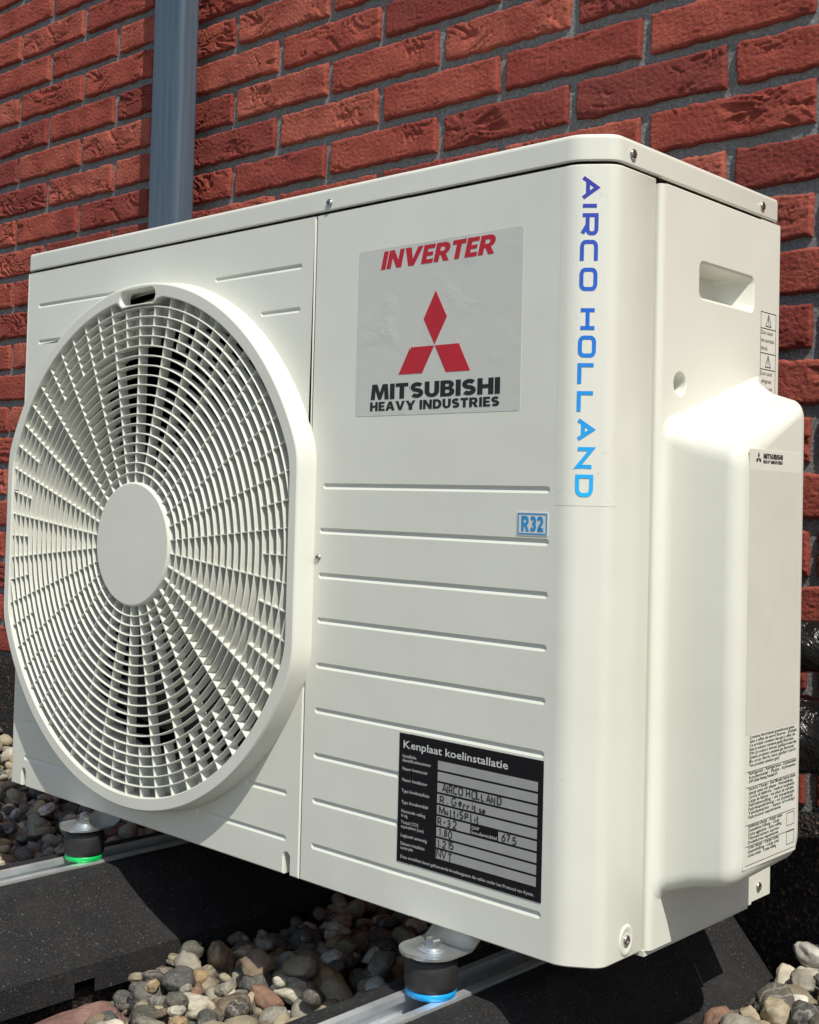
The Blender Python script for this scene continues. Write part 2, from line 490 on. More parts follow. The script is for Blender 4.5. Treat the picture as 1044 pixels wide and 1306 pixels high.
# skeleton letters: list of (polyline, closed); box 0..w by 0..1
GL = {
 'A': (0.90, [([(0, 0), (0.45, 1), (0.90, 0)], 0), ([(0.16, 0.30), (0.74, 0.30)], 0)]),
 'B': (0.70, [([(0, 0), (0, 1), (0.42, 1)] + arc(0.42, 0.76, 0.24, 0.24, 90, -90) + [(0.02, 0.52)], 0), ([(0, 0), (0.44, 0)] + arc(0.44, 0.26, 0.26, 0.26, -90, 90) + [(0.02, 0.52)], 0)]),
 'C': (0.85, [([(0.85, 1)] + arc(0.22, 0.78, 0.22, 0.22, 90, 180, 5) + arc(0.22, 0.22, 0.22, 0.22, 180, 270, 5) + [(0.85, 0)], 0)]),
 'D': (0.78, [([(0, 0), (0, 1), (0.40, 1)] + arc(0.40, 0.62, 0.38, 0.38, 90, 0, 6) + arc(0.40, 0.38, 0.38, 0.38, 0, -90, 6), 1)]),
 'E': (0.60, [([(0.60, 1), (0, 1), (0, 0), (0.60, 0)], 0), ([(0, 0.5), (0.54, 0.5)], 0)]),
 'F': (0.58, [([(0.58, 1), (0, 1), (0, 0)], 0), ([(0, 0.5), (0.48, 0.5)], 0)]),
 'G': (0.80, [(arc(0.42, 0.5, 0.42, 0.5, 50, 330, 14) + [(0.78, 0.45), (0.45, 0.45)], 0)]),
 'H': (0.75, [([(0, 0), (0, 1)], 0), ([(0.75, 0), (0.75, 1)], 0), ([(0, 0.5), (0.75, 0.5)], 0)]),
 'I': (0.0, [([(0, 0), (0, 1)], 0)]),
 'L': (0.60, [([(0, 1), (0, 0), (0.60, 0)], 0)]),
 'M': (0.98, [([(0, 0), (0.06, 1)], 0), ([(0.08, 0.98), (0.49, 0.12), (0.90, 0.98)], 0), ([(0.92, 1), (0.98, 0)], 0)]),
 'N': (0.80, [([(0, 0), (0, 1), (0.80, 0), (0.80, 1)], 0)]),
 'O': (0.92, [(rloop(0, 0, 0.92, 1, 0.30), 1)]),
 'P': (0.62, [([(0, 0), (0, 1), (0.38, 1)] + arc(0.38, 0.74, 0.25, 0.26, 90, -90) + [(0, 0.48)], 0)]),
 'R': (0.72, [([(0, 0), (0, 1), (0.42, 1)] + arc(0.42, 0.72, 0.26, 0.28, 90, -90) + [(0, 0.44)], 0), ([(0.36, 0.44), (0.72, 0)], 0)]),
 'S': (0.64, [(arc(0.34, 0.75, 0.29, 0.25, 40, 255, 10) + arc(0.32, 0.26, 0.31, 0.26, 80, -140, 11), 0)]),
 'T': (0.70, [([(0, 1), (0.70, 1)], 0), ([(0.35, 1), (0.35, 0)], 0)]),
 'U': (0.72, [([(0, 1)] + arc(0.36, 0.36, 0.36, 0.36, 180, 360, 10) + [(0.72, 1)], 0)]),
 'V': (0.84, [([(0, 1), (0.42, 0), (0.84, 1)], 0)]),
 'Y': (0.80, [([(0, 1), (0.40, 0.45), (0.80, 1)], 0), ([(0.40, 0.45), (0.40, 0)], 0)]),
 '0': (0.62, [(arc(0.31, 0.5, 0.31, 0.5, 0, 360, 16)[:-1], 1)]),
 '1': (0.15, [([(0, 0.8), (0.15, 1), (0.15, 0)], 0)]),
 '2': (0.60, [(arc(0.30, 0.70, 0.30, 0.30, 165, -35, 8) + [(0, 0), (0.62, 0)], 0)]),
 '3': (0.60, [(arc(0.28, 0.75, 0.28, 0.25, 150, -85, 8) + arc(0.28, 0.26, 0.31, 0.26, 85, -150, 9), 0)]),
 '5': (0.56, [([(0.55, 1), (0.08, 1), (0.03, 0.56)] + arc(0.25, 0.31, 0.31, 0.31, 110, -140, 9), 0)]),
 '6': (0.58, [([(0.50, 0.98), (0.10, 0.55)] + arc(0.29, 0.28, 0.28, 0.28, 160, -200, 12), 0)]),
 '7': (0.56, [([(0, 1), (0.56, 1), (0.18, 0)], 0), ([(0.15, 0.5), (0.5, 0.5)], 0)]),
 '8': (0.56, [(arc(0.28, 0.75, 0.23, 0.25, -90, 270, 12)[:-1], 1), (arc(0.28, 0.25, 0.28, 0.25, 90, 450, 12)[:-1], 1)]),
 '-': (0.40, [([(0, 0.45), (0.40, 0.45)], 0)]),
 '.': (0.10, [([(0, 0.02), (0.10, 0.06)], 0)]),
 'e': (0.50, [([(0.02, 0.30), (0.48, 0.34)] + arc(0.25, 0.30, 0.24, 0.28, 10, 320, 10), 0)]),
 'r': (0.35, [([(0, 0), (0, 0.58)], 0), ([(0, 0.36), (0.14, 0.54), (0.35, 0.54)], 0)]),
 'i': (0.0, [([(0, 0), (0, 0.55)], 0), ([(0, 0.76), (0.02, 0.84)], 0)]),
 't': (0.36, [([(0.14, 0.95), (0.14, 0.12), (0.22, 0), (0.36, 0.03)], 0), ([(0, 0.60), (0.34, 0.64)], 0)]),
 's': (0.40, [(arc(0.21, 0.44, 0.17, 0.14, 40, 255, 7) + arc(0.20, 0.15, 0.19, 0.15, 80, -140, 8), 0)]),
 'l': (0.20, [([(0, 1), (0, 0.06), (0.2, 0)], 0)]),
 'u': (0.42, [([(0, 0.56), (0.02, 0.12), (0.20, 0), (0.40, 0.16), (0.42, 0.56)], 0), ([(0.42, 0.2), (0.46, 0)], 0)]),
}
# wide technical capitals used on the vertical sticker
WIDE = dict(GL)
WIDE.update({
 'A': (1.0, [([(0, 0), (0.5, 1), (1.0, 0)], 0), ([(0.22, 0.34), (0.78, 0.34)], 0)]),
 'O': (1.0, [(rloop(0, 0, 1.0, 1, 0.26), 1)]),
 'C': (1.0, [([(1.0, 1)] + arc(0.26, 0.74, 0.26, 0.26, 90, 180, 5) + arc(0.26, 0.26, 0.26, 0.26, 180, 270, 5) + [(1.0, 0)], 0)]),
 'R': (1.0, [([(0, 0), (0, 1), (0.76, 1)] + arc(0.76, 0.76, 0.24, 0.24, 90, 0, 4) + arc(0.76, 0.60, 0.24, 0.24, 0, -90, 4) + [(0.0, 0.36)], 0), ([(0.52, 0.36), (1.0, 0)], 0)]),
 'H': (1.0, [([(0, 0), (0, 1)], 0), ([(1, 0), (1, 1)], 0), ([(0, 0.5), (1, 0.5)], 0)]),
 'L': (1.0, [([(0, 1), (0, 0), (1.0, 0)], 0)]),
 'N': (1.0, [([(0, 0), (0, 1), (1, 0), (1, 1)], 0)]),
 'D': (1.0, [([(0, 0), (0, 1), (0.66, 1)] + arc(0.66, 0.66, 0.34, 0.34, 90, 0, 5) + arc(0.66, 0.34, 0.34, 0.34, 0, -90, 5), 1)]),
})

def stroke(mb, pts, w, closed, z):
    P = [Vector(p) for p in pts]
    q = [P[0]]
    for p in P[1:]:
        if (p - q[-1]).length > 1e-7: q.append(p)
    P = q; n = len(P)
    if n < 2: return
    L, R_ = [], []
    for i in range(n):
        if closed: a, c = P[i - 1], P[(i + 1) % n]
        else: a, c = P[max(i - 1, 0)], P[min(i + 1, n - 1)]
        e0 = (P[i] - a); e1 = (c - P[i])
        if e0.length < 1e-9: e0 = e1
        if e1.length < 1e-9: e1 = e0
        e0.normalize(); e1.normalize()
        n0 = Vector((-e0.y, e0.x)); n1 = Vector((-e1.y, e1.x))
        b_ = n0 + n1
        if b_.length < 1e-5: b_ = n0.copy()
        b_.normalize()
        k = w / 2 / max(0.42, b_.dot(n0))
        L.append((P[i].x + b_.x * k, P[i].y + b_.y * k, z)); R_.append((P[i].x - b_.x * k, P[i].y - b_.y * k, z))
    mb.strip(R_, L, bool(closed))

def letters(text, x0, x1, y0, y1, w, glyphs=GL, slant=0.0, gap=0.30, space=0.5, jitter=0.0, seed=1):
    """flat strokes filling the box x0..x1, y0..y1; w is the stroke width as a share of the height"""
    rg = random.Random(seed)
    h = y1 - y0
    wi = w                                  # stroke in letter units
    adv = []; x = 0
    for ch in text:
        if ch == ' ': x += space; continue
        gw, st = glyphs[ch]
        adv.append((ch, x + wi / 2)); x += gw + wi + gap * 0.5
    tot = x - gap * 0.5
    sx = (x1 - x0) / tot
    mb = MB(); k = 0
    for ch, ax in adv:
        gw, st = glyphs[ch]
        jx, jy, js = rg.uniform(-1, 1) * jitter, rg.uniform(-1, 1) * jitter, 1 + rg.uniform(-1, 1) * jitter
        for pts, closed in st:
            pp = [(x0 + sx * (ax + jx + p[0] * js), y0 + h * (wi / 2 + (p[1] * js + jy) * (1 - wi))) for p in pts]
            # stroke width must be equal in x and y: work in metres
            stroke(mb, pp, wi * h, closed, k * 0.00001); k += 1
    if slant:
        mb.v = [(p[0] + (p[1] - y0) * slant, p[1], p[2]) for p in mb.v]
    return mb

BOLD = {   # heavy capitals as outlines: (width, [outer, holes...]) or (width, strokes)
 'I': (0.28, [[(0, 0), (.28, 0), (.28, 1), (0, 1)]]),
 'N': (0.92, [[(0, 0), (.27, 0), (.27, .58), (.62, 0), (.92, 0), (.92, 1), (.65, 1), (.65, .42), (.30, 1), (0, 1)]]),
 'V': (1.0, [[(0, 1), (.36, 0), (.64, 0), (1, 1), (.70, 1), (.50, .36), (.30, 1)]]),
 'E': (0.68, [[(0, 0), (.68, 0), (.68, .22), (.28, .22), (.28, .40), (.62, .40), (.62, .60), (.28, .60), (.28, .78), (.67, .78), (.67, 1), (0, 1)]]),
 'T': (0.76, [[(.24, 0), (.52, 0), (.52, .77), (.76, .77), (.76, 1), (0, 1), (0, .77), (.24, .77)]]),
 'R': (0.88, [[(0, 0), (.28, 0), (.28, .34), (.36, .34), (.56, 0), (.88, 0), (.63, .39)] + arc(.47, .68, .36, .32, -55, 90, 9) + [(0, 1)], [(.28, .55), (.28, .78), (.44, .78)] + arc(.44, .665, .10, .115, 90, -90, 6) + [(.42, .55)]]),
 'M': (1.12, [[(0, 0), (.26, 0), (.29, .60), (.47, 0), (.65, 0), (.83, .60), (.86, 0), (1.12, 0), (1.04, 1), (.72, 1), (.56, .45), (.40, 1), (.08, 1)]]),
 'S': (0.78, arc(.40, .69, .26, .185, 30, 262, 12) + arc(.38, .31, .26, .185, 82, -150, 12)),
 'U': (0.84, [[(0, 1)] + arc(.42, .40, .42, .40, 180, 360, 14) + [(.84, 1), (.56, 1)] + arc(.42, .38, .14, .15, 360, 180, 8) + [(.28, 1)]]),
 'B': (0.80, [[(0, 0), (.46, 0)] + arc(.46, .285, .34, .285, -90, 62, 8) + arc(.44, .735, .32, .265, -44, 90, 8) + [(0, 1)], [(.28, .21), (.28, .42), (.42, .42)] + arc(.42, .315, .10, .105, 90, -90, 6) + [(.40, .21)], [(.28, .61), (.28, .79), (.41, .79)] + arc(.41, .70, .085, .09, 90, -90, 6) + [(.39, .61)]]),
 'H': (0.86, [[(0, 0), (.28, 0), (.28, .38), (.58, .38), (.58, 0), (.86, 0), (.86, 1), (.58, 1), (.58, .62), (.28, .62), (.28, 1), (0, 1)]]),
 'A': (1.0, [[(0, 0), (.29, 0), (.36, .2), (.64, .2), (.71, 0), (1, 0), (.66, 1), (.34, 1)], [(.43, .41), (.5, .66), (.57, .41)]]),
 'Y': (0.94, [[(.33, 0), (.61, 0), (.61, .40), (.94, 1), (.63, 1), (.47, .65), (.31, 1), (0, 1), (.33, .40)]]),
 'D': (0.90, [[(0, 0), (.40, 0)] + arc(.40, .5, .50, .50, -90, 90, 14) + [(0, 1)], [(.28, .23), (.28, .77), (.36, .77)] + arc(.36, .5, .24, .27, 90, -90, 10) + [(.34, .23)]]),
 '3': (0.70, [('s', arc(.33, .69, .24, .185, 150, -100, 12)), ('s', arc(.33, .31, .25, .185, 100, -150, 12))]),
 '2': (0.70, arc(.34, .68, .235, .195, 165, -30, 10) + [(.22, .22), (.20, .125), (.70, .125)]),
}
def bold(text, x0, x1, y0, y1, gap=0.06, space=0.30, slant=0.0):
    """heavy print filling the box exactly"""
    x = 0; pos = []
    for ch in text:
        if ch == ' ': x += space; continue
        pos.append((ch, x)); x += BOLD[ch][0] + gap
    sx = (x1 - x0) / (x - gap); h = y1 - y0
    mb = MB()
    for k, (ch, ax) in enumerate(pos):
        g = BOLD[ch][1]
        if g[0][0] == 's':
            for kk, (_, pl) in enumerate(g):
                t = MB(); stroke(t, pl, 0.25, 0, kk * 0.00002)
                mb.add([(x0 + sx * (ax + p[0]), y0 + h * p[1], p[2]) for p in t.v], t.f)
        elif isinstance(g[0], tuple):
            t = MB(); stroke(t, g, 0.25, 0, 0)
            mb.add([(x0 + sx * (ax + p[0]), y0 + h * p[1], 0) for p in t.v], t.f)
        else:
            mb.fill([[(x0 + sx * (ax + p[0]), y0 + h * p[1], 0) for p in lp] for lp in g], (0, 0, 1))
    if slant: mb.v = [(p[0] + (p[1] - y0) * slant, p[1], p[2]) for p in mb.v]
    return mb

def words(lines, x0, y, size, lead, fit=None, offset=0.0):
    """small print with the built-in font; returns one MB in x/y"""
    mb = MB()
    for i, s in enumerate(lines):
        if not s: continue
        cu = bpy.data.curves.new('print', 'FONT'); cu.body = s; cu.size = 1.0; cu.resolution_u = 2; cu.offset = offset
        ob = bpy.data.objects.new('print', cu); COL.objects.link(ob)
        me = ob.to_mesh()
        vs = [tuple(v.co) for v in me.vertices]; fs = [tuple(p.vertices) for p in me.polygons]
        ob.to_mesh_clear(); bpy.data.objects.remove(ob); bpy.data.curves.remove(cu)
        if not vs: continue
        mx = max(v[0] for v in vs)
        sx = size if fit is None or fit[i] is None else fit[i] / mx
        mb.add([(x0 + v[0] * sx, y - i * lead + v[1] * size, 0) for v in vs], fs)
    return mb

def on_front(mb, y):                   # x/y drawing -> front plane, facing -y
    mb.v = [(p[0], y - p[2], p[1]) for p in mb.v]; return mb
def on_side(mb, x):                    # drawing u = y, v = z -> side plane, facing +x
    mb.v = [(x + p[2], p[0], p[1]) for p in mb.v]; return mb
def flat_plate(loop, y, thick, plane='F'):
    mb = MB()
    if plane == 'F':
        mb.fill([F3(loop, y)], (0, -1, 0)); mb.strip(F3(loop, y), F3(loop, y + thick))
    else:
        mb.fill([S3(loop, y)], (1, 0, 0)); mb.strip(S3(loop, y), S3(loop, y - thick))
    return mb

# ------------------------------------------------------------------ ground
GZ = -0.15                # foot of the beams
PZ = GZ - 0.022           # roof skin under the pebbles
g = MB(); g.add([(-60, -60, PZ), (60, -60, PZ), (60, 0.60, PZ), (-60, 0.60, PZ)], [(0, 1, 2, 3)])
ground = tag(g.build('ground', M['ground']), kind='structure')

# ------------------------------------------------------------------ brick wall
WALL_W, WALL_TH = 0.4882, 0.0192
wall = empty('brick_wall', (0, WALL_W, 0))
wall.rotation_euler = (0, 0, WALL_TH)
tag(wall, 'red brick wall with dark grey mortar joints behind the white unit', 'wall')
BL, BH, X0, Z0 = 0.2175, 0.061, -0.2741, 0.9127

def fold(x, z, sd):
    """relief of a hand moulded brick: sandy grain, soft lumps and local torn gashes"""
    p = Vector((x * 14 + sd * 13.7, z * 30 + sd * 5.1, sd * 2.3))
    wv_ = Vector((noise.noise(p * 0.9), noise.noise(p * 0.9 + Vector((9, 4, 2))), 0))
    tilt = 26 + 16 * sin(sd * 2.1)
    q = Vector((x * 33 + z * tilt, z * 74 - x * 8, sd * 3.1)) + wv_ * 2.4
    a = noise.noise(q) + 0.3 * noise.noise(q * 2.6)
    mask = max(0.0, min(1.0, noise.noise(p * 0.75 + Vector((3, 8, 1))) * 3.8 + 0.22))
    part = max(0.0, min(1.0, 0.6 + 1.6 * noise.noise(q * 0.6 + Vector((5, 1, 9)))))
    crease = max(0.0, 1 - abs(a) / 0.105) ** 0.75 * mask * part
    n2 = noise.noise(q * 0.8 + Vector((20, 3, 5))) + 0.35 * noise.noise(q * 2.6 + Vector((2, 7, 5)))
    pit = max(0.0, min(1.0, (n2 - 0.28) * 12)) * mask
    lump = noise.noise(Vector((x * 20, z * 40, sd * 7.7)))
    grit = noise.noise(Vector((x * 210, z * 260, sd))) + 0.8 * noise.noise(Vector((x * 420, z * 420, sd)))
    amp = 0.65 + 0.6 * ((sd * 0.618) % 1.0)
    return max(-0.0052, 0.0016 * lump - amp * (0.0046 * crease + 0.0028 * pit)) + 0.0009 * grit

def brick_mesh(sd, nx=116, nz=30, ln=0.2040, ht=0.0480):
    vs, fs, sm = [], [], []
    def edge(a, k): return 0.0016 * noise.noise(Vector((a * 55, k * 7.7, sd * 3.3))) + 0.0008 * noise.noise(Vector((a * 190, k * 3.7, sd * 5.3)))
    for j in range(nz + 1):
        for i in range(nx + 1):
            u, w = i / nx, j / nz
            x = (u - 0.5) * ln; z = (w - 0.5) * ht
            ex = min(u, 1 - u) * ln; ez = min(w, 1 - w) * ht
            kx = max(0.0, 1 - ex / 0.006); kz = max(0.0, 1 - ez / 0.006)
            dx_ = edge(z, 1 if u < 0.5 else 2) * kx; dz_ = edge(x, 3 if w < 0.5 else 4) * 1.5 * kz
            e_ = min(ex, ez)
            drop = 0.0028 * max(0.0, 1 - e_ / 0.0032) ** 2
            y = -fold(x, z, sd) * min(1.0, 0.6 + e_ / 0.006) + drop
            vs.append((x + dx_, y, z + dz_))
    W_ = nx + 1
    for j in range(nz):
        for i in range(nx):
            a = j * W_ + i
            fs.append((a, a + 1, a + W_ + 1, a + W_)); sm.append(True)
    ring = [i for i in range(W_)] + [j * W_ + nx for j in range(1, nz + 1)] + [nz * W_ + i for i in range(nx - 1, -1, -1)] + [j * W_ for j in range(nz - 1, 0, -1)]
    o = len(vs)
    for i in ring: vs.append((vs[i][0], 0.018, vs[i][2]))
    n = len(ring)
    for k in range(n):
        k2 = (k + 1) % n
        fs.append((ring[k], o + k, o + k2, ring[k2])); sm.append(False)
    me = bpy.data.meshes.new('brick')
    me.from_pydata(vs, [], fs); me.polygons.foreach_set('use_smooth', sm); me.update()
    me.materials.append(M['brick'])
    return me
BRICKS = [brick_mesh(i + 1) for i in range(18)]
rg = random.Random(11)

RM = np.array(CAM_R); CC = np.array(CAM_C)
def to_px(X):
    q = RM @ (np.array(X) - CC)
    return 522 + 1578.013 * q[0] / q[2], 588.7257 + 1578.013 * q[1] / q[2], q[2]

far = MB(); prev = -1
for row in range(-16, 15):
    for col in range(-16, 14):
        s = X0 + col * BL + BL / 2 + (0.5 * BL + 0.003 if row % 2 else 0.0)
        z = Z0 - row * BH
        wx, wy = s * cos(WALL_TH), WALL_W + s * sin(WALL_TH)
        u1, v1, q1 = to_px((wx, wy, z))
        inside = (-170 < u1 < 1230 and -90 < v1 < 1120) and q1 > 0
        # the unit hides the middle of the wall
        if inside and 110 < u1 < 880 and v1 > 330 + (u1 - 110) * -0.12: inside = False
        if inside and u1 <= 110 and v1 > 930: inside = False
        jit = rg.uniform(-0.0012, 0.0012)
        if inside:
            k = rg.randrange(len(BRICKS))
            if k == prev: k = (k + 1) % len(BRICKS)
            prev = k
            o = link('brick', BRICKS[k], wall)
            o.location = (s + rg.uniform(-.001, .001), rg.uniform(-0.001, 0.001), z + jit)
            o.rotation_euler = (0, rg.uniform(-0.004, 0.004), 0)
            if rg.random() < 0.5: o.rotation_euler[1] += PI
        else:
            far.box(s - 0.102, s + 0.102, 0.0, 0.018, z - 0.024 + jit, z + 0.024 + jit)
tag(far.build('brickwork', M['brick'], wall), kind='stuff')
# mortar bed, uneven
mo = MB(); nx, nz = 520, 250
xs = np.linspace(-3.8, 2.9, nx + 1); zs = np.linspace(0.02, 1.93, nz + 1)
vs = []
for z in zs:
    for x in xs:
        vs.append((x, 0.0062 - 0.0016 * noise.noise(Vector((x * 70, z * 70, 3.3))) - 0.001 * noise.noise(Vector((x * 22, z * 22, 1.3))), z))
fs = [(j * (nx + 1) + i, j * (nx + 1) + i + 1, (j + 1) * (nx + 1) + i + 1, (j + 1) * (nx + 1) + i) for j in range(nz) for i in range(nx)]
vs = [(p[0], p[1] + 0.0014, p[2]) for p in vs]
mo.add(vs, fs, True)
mo.build('mortar', M['mortar'], wall)
bk = MB(); bk.box(-3.8, 2.9, 0.016, 0.25, PZ, 1.93); bk.build('wall_core', M['mortar'], wall)

# bitumen upstand at the foot of the wall
up = MB(); nx = 260
prof = [(-0.004, 0.030), (-0.012, 0.024), (-0.016, 0.0), (-0.022, -0.05), (-0.034, -0.095), (-0.060, -0.130), (-0.10, -0.160), (-0.30, -0.1718)]
loops = []
for y, z in prof:
    l = []
    for i in range(nx + 1):
        s = -3.8 + 6.7 * i / nx
        nz_ = noise.noise(Vector((s * 14, z * 30, 4.4))) * 0.003 + noise.noise(Vector((s * 60, z * 60, 9.4))) * 0.0012
        if z > 0.02: nz_ += noise.noise(Vector((s * 35, 1.2, 7.1))) * 0.004
        yy = y + nz_
        l.append((s * cos(WALL_TH) - yy * sin(WALL_TH), WALL_W + s * sin(WALL_TH) + yy * cos(WALL_TH), z + nz_ * 0.6))
    loops.append(l)
up.loft(loops, False, True, flip=True)
tag(up.build('roof_upstand', M['felt']), kind='structure')

# ------------------------------------------------------------------ downpipe
dp = empty('downpipe', (-1.125, 0.432, 0))
tag(dp, 'square slate blue downpipe running up the brick wall', 'downpipe')
lp = rrect(-0.040, 0.040, -0.032, 0.006, 0.009, 5)
b_ = MB(); b_.loft([[(p[0], p[1], z) for p in lp] for z in (-0.10, 0.6, 1.93)], True, True)
b_.build('pipe_shaft', M['pipe'], dp)
for z in (0.18, 1.62):
    c_ = MB(); l2 = inset(lp, -0.0025)
    c_.loft([[(p[0], p[1], zz) for p in q] for q, zz in ((lp, z), (l2, z), (l2, z + 0.03), (lp, z + 0.03))], True, False)
    c_.box(-0.008, 0.008, 0.007, 0.055, z + 0.005, z + 0.025)
    c_.build('pipe_bracket', M['pipe'], dp)

# ------------------------------------------------------------------ insulated pipes behind the unit
def wrapped_pipe(label, pts, rad, seed):
    root = empty('insulated_pipe', pts[0])
    tag(root, label, 'pipe', 'tape wrapped pipes between unit and wall')
    P = []
    n = 90
    for i in range(n + 1):
        t = i / n * (len(pts) - 1); k = min(int(t), len(pts) - 2); u = t - k
        p0, p1, p2, p3 = [Vector(pts[max(0, min(len(pts) - 1, k + j))]) for j in (-1, 0, 1, 2)]
        P.append(0.5 * ((2 * p1) + (p2 - p0) * u + (2 * p0 - 5 * p1 + 4 * p2 - p3) * u * u + (3 * p1 - p0 - 3 * p2 + p3) * u ** 3))
    o = Vector(pts[0])
    rads = [rad * (1 + 0.05 * ((i * 0.22) % 1.0) + 0.025 * noise.noise(Vector((i * .31, seed, 0)))) for i in range(n + 1)]
    b = MB(); tube(b, [tuple(p - o) for p in P], rads, 22)
    b.build('tape_wrap', M['tape'], root)
wrapped_pipe('thinner black tape wrapped pipe above the thick one beside the unit', [(-0.22, 0.33, 0.205), (-0.06, 0.345, 0.215), (0.06, 0.37, 0.218), (0.30, 0.40, 0.20), (0.55, 0.42, 0.05), (0.60, 0.425, -0.12)], 0.0245, 1.0)
wrapped_pipe('thick black tape wrapped pipe below the thinner one beside the unit', [(-0.22, 0.34, 0.13), (-0.06, 0.352, 0.133), (0.06, 0.375, 0.130), (0.28, 0.40, 0.10), (0.46, 0.415, -0.02), (0.50, 0.42, -0.12)], 0.036, 5.0)

# ------------------------------------------------------------------ rubber beams with rails, dampers
YB0, YB1 = -0.19, 0.395
TOPZ = -0.054
def support_beam(cx, label):
    root = empty('rubber_support_beam', (cx, 0.1, GZ))
    tag(root, label, 'support beam', 'rubber beams carrying the unit')
    # profile: from bottom right round to bottom left, with groove for the rail
    P = [(0.110, GZ), (0.109, GZ + 0.028), (0.104, GZ + 0.034), (0.055, TOPZ - 0.012), (0.049, TOPZ - 0.004), (0.041, TOPZ), (0.0215, TOPZ), (0.0215, TOPZ - 0.020)]
    P = P + [(-x, z) for x, z in P[::-1]]
    ys = [YB0 + 0.012, YB0 + 0.05, -0.085, -0.062, 0.0, 0.045, 0.075, 0.15, 0.20, 0.225, 0.30, YB1 - 0.012]
    mb = MB()
    def sec(y, k=1.0, lift=None):
        out = []
        for i, (x, z) in enumerate(P):
            zz = z
            if z < GZ + 0.001 and lift: zz = z + lift
            out.append((x * k, y - 0.1, zz - GZ + 0.0005 * noise.noise(Vector((x * 40, y * 25, z * 40 + cx)))))
        return out
    fine = []
    for a, b in zip(ys[:-1], ys[1:]):
        n = max(1, int((b - a) / 0.02))
        fine += [(a + (b - a) * i / n) for i in range(n)]
    fine.append(ys[-1])
    secs = [sec(YB0, 0.93)] + [sec(y) for y in fine] + [sec(YB1, 0.93)]
    # notches along the lower edge
    notch = [(-0.085, -0.062), (0.045, 0.075), (0.20, 0.225)]
    def is_notch(y0, y1): return any(a - 1e-6 <= y0 and y1 <= b + 1e-6 for a, b in notch)
    yl = [YB0] + fine + [YB1]
    n = len(P)
    for k in range(len(secs) - 1):
        a, b = [list(s) for s in (secs[k], secs[k + 1])]
        if is_notch(yl[k], yl[k + 1]):
            for q in (a, b):
                for i in (0, n - 1): q[i] = (q[i][0], q[i][1], q[i][2] + 0.014)
        mb.strip(a, b, False, False, flip=True)
    mb.add(secs[0], [tuple(range(n))]); mb.add(secs[-1], [tuple(range(n))[::-1]])
    bm = bmesh.new()
    me = bpy.data.meshes.new('rubber_body'); me.from_pydata(mb.v, [], mb.f)
    bm.from_mesh(me); bmesh.ops.remove_doubles(bm, verts=bm.verts, dist=1e-5)
    bm.to_mesh(me); bm.free(); me.materials.append(M['rubber'])
    link('rubber_body', me, root)
    pd = MB(); pd.box(-0.095, 0.095, YB0 - 0.1 + 0.015, YB1 - 0.1 - 0.015, PZ - GZ, -0.0005)
    pd.build('base_pad', M['felt'], root)
    # aluminium channel with inward lips
    q = [(0.0205, 0.0022), (0.0125, 0.0022), (0.0125, -0.0035), (0.0143, -0.0035), (0.0143, 0.0002), (0.0185, 0.0002), (0.0185, -0.0165), (-0.0185, -0.0165), (-0.0185, 0.0002), (-0.0143, 0.0002), (-0.0143, -0.0035), (-0.0125, -0.0035), (-0.0125, 0.0022), (-0.0205, 0.0022), (-0.0205, -0.0185), (0.0205, -0.0185)]
    rl = MB()
    A = [(x, YB0 + 0.01 - 0.1, z + TOPZ - GZ) for x, z in q]; B = [(x, YB1 - 0.01 - 0.1, z + TOPZ - GZ) for x, z in q]
    rl.strip(A, B, True, False)
    rl.fill([A], (0, -1, 0)); rl.fill([B], (0, 1, 0))
    rl.build('channel_rail', M['alu'], root)
    return root
DX = (-0.655, -0.146)
support_beam(DX[0], 'black rubber support beam with metal rail under the fan end')
support_beam(DX[1], 'black rubber support beam with metal rail under the logo end')

RAILZ = TOPZ + 0.0022
def damper(cx, ringmat, label):
    cy = -0.008
    root = empty('vibration_damper', (cx, cy, RAILZ))
    tag(root, label, 'vibration damper', 'rubber dampers between rail and unit')
    H = 0.0335
    b = MB(); lathe(b, [(0.0195, 0.0058), (0.0212, 0.0075), (0.0215, 0.012), (0.0215, 0.022), (0.0208, 0.0285), (0.0185, 0.0325), (0.0, 0.0325)], 40)
    b.build('rubber_body', M['damper'], root)
    b = MB(); lathe(b, [(0.0, 0.0002), (0.0192, 0.0002), (0.0202, 0.0012), (0.0206, 0.0052), (0.0196, 0.0064), (0.0, 0.0064)], 40)
    tag(b.build('base_ring', ringmat, root), ('green' if ringmat == M['green'] else 'blue') + ' ring at the foot of the damper')
    zt = H + 0.0022
    b = MB(); lathe(b, [(0.0, zt), (0.0118, zt), (0.0118, zt + 0.0014), (0.009, zt + 0.0018), (0.009, zt + 0.003), (0.0, zt + 0.003)], 32, False)
    b.build('washer', M['zinc'], root)
    b = MB()
    hx = circ(6, 0.0072, 0, 0, 0.3)
    zb = zt + 0.003
    loops = [[(p[0] * k, p[1] * k, z) for p in hx] for k, z in ((1, zb), (1, zb + 0.0048), (0.86, zb + 0.0060), (0.55, zb + 0.0060), (0.5, zb + 0.0054))]
    b.loft(loops, True, False); b.add(loops[-1], [tuple(range(6))])
    b.build('bolt', M['screw'], root)
    return RAILZ + H
PLATEZ = damper(DX[0], M['green'], 'black rubber vibration damper with green base ring under the fan end')
damper(DX[1], M['blue'], 'black rubber vibration damper with blue base ring under the logo end')

# ------------------------------------------------------------------ outdoor unit
W, SEAM, C1, C2, Q, D, HB = 0.8299, 0.3165, 0.0258, 0.0184, 0.0749, 0.2870, 0.610
unit = empty('outdoor_unit', (0, 0, 0))
tag(unit, 'cream white air conditioner outdoor unit with large round fan grille', 'air conditioner')

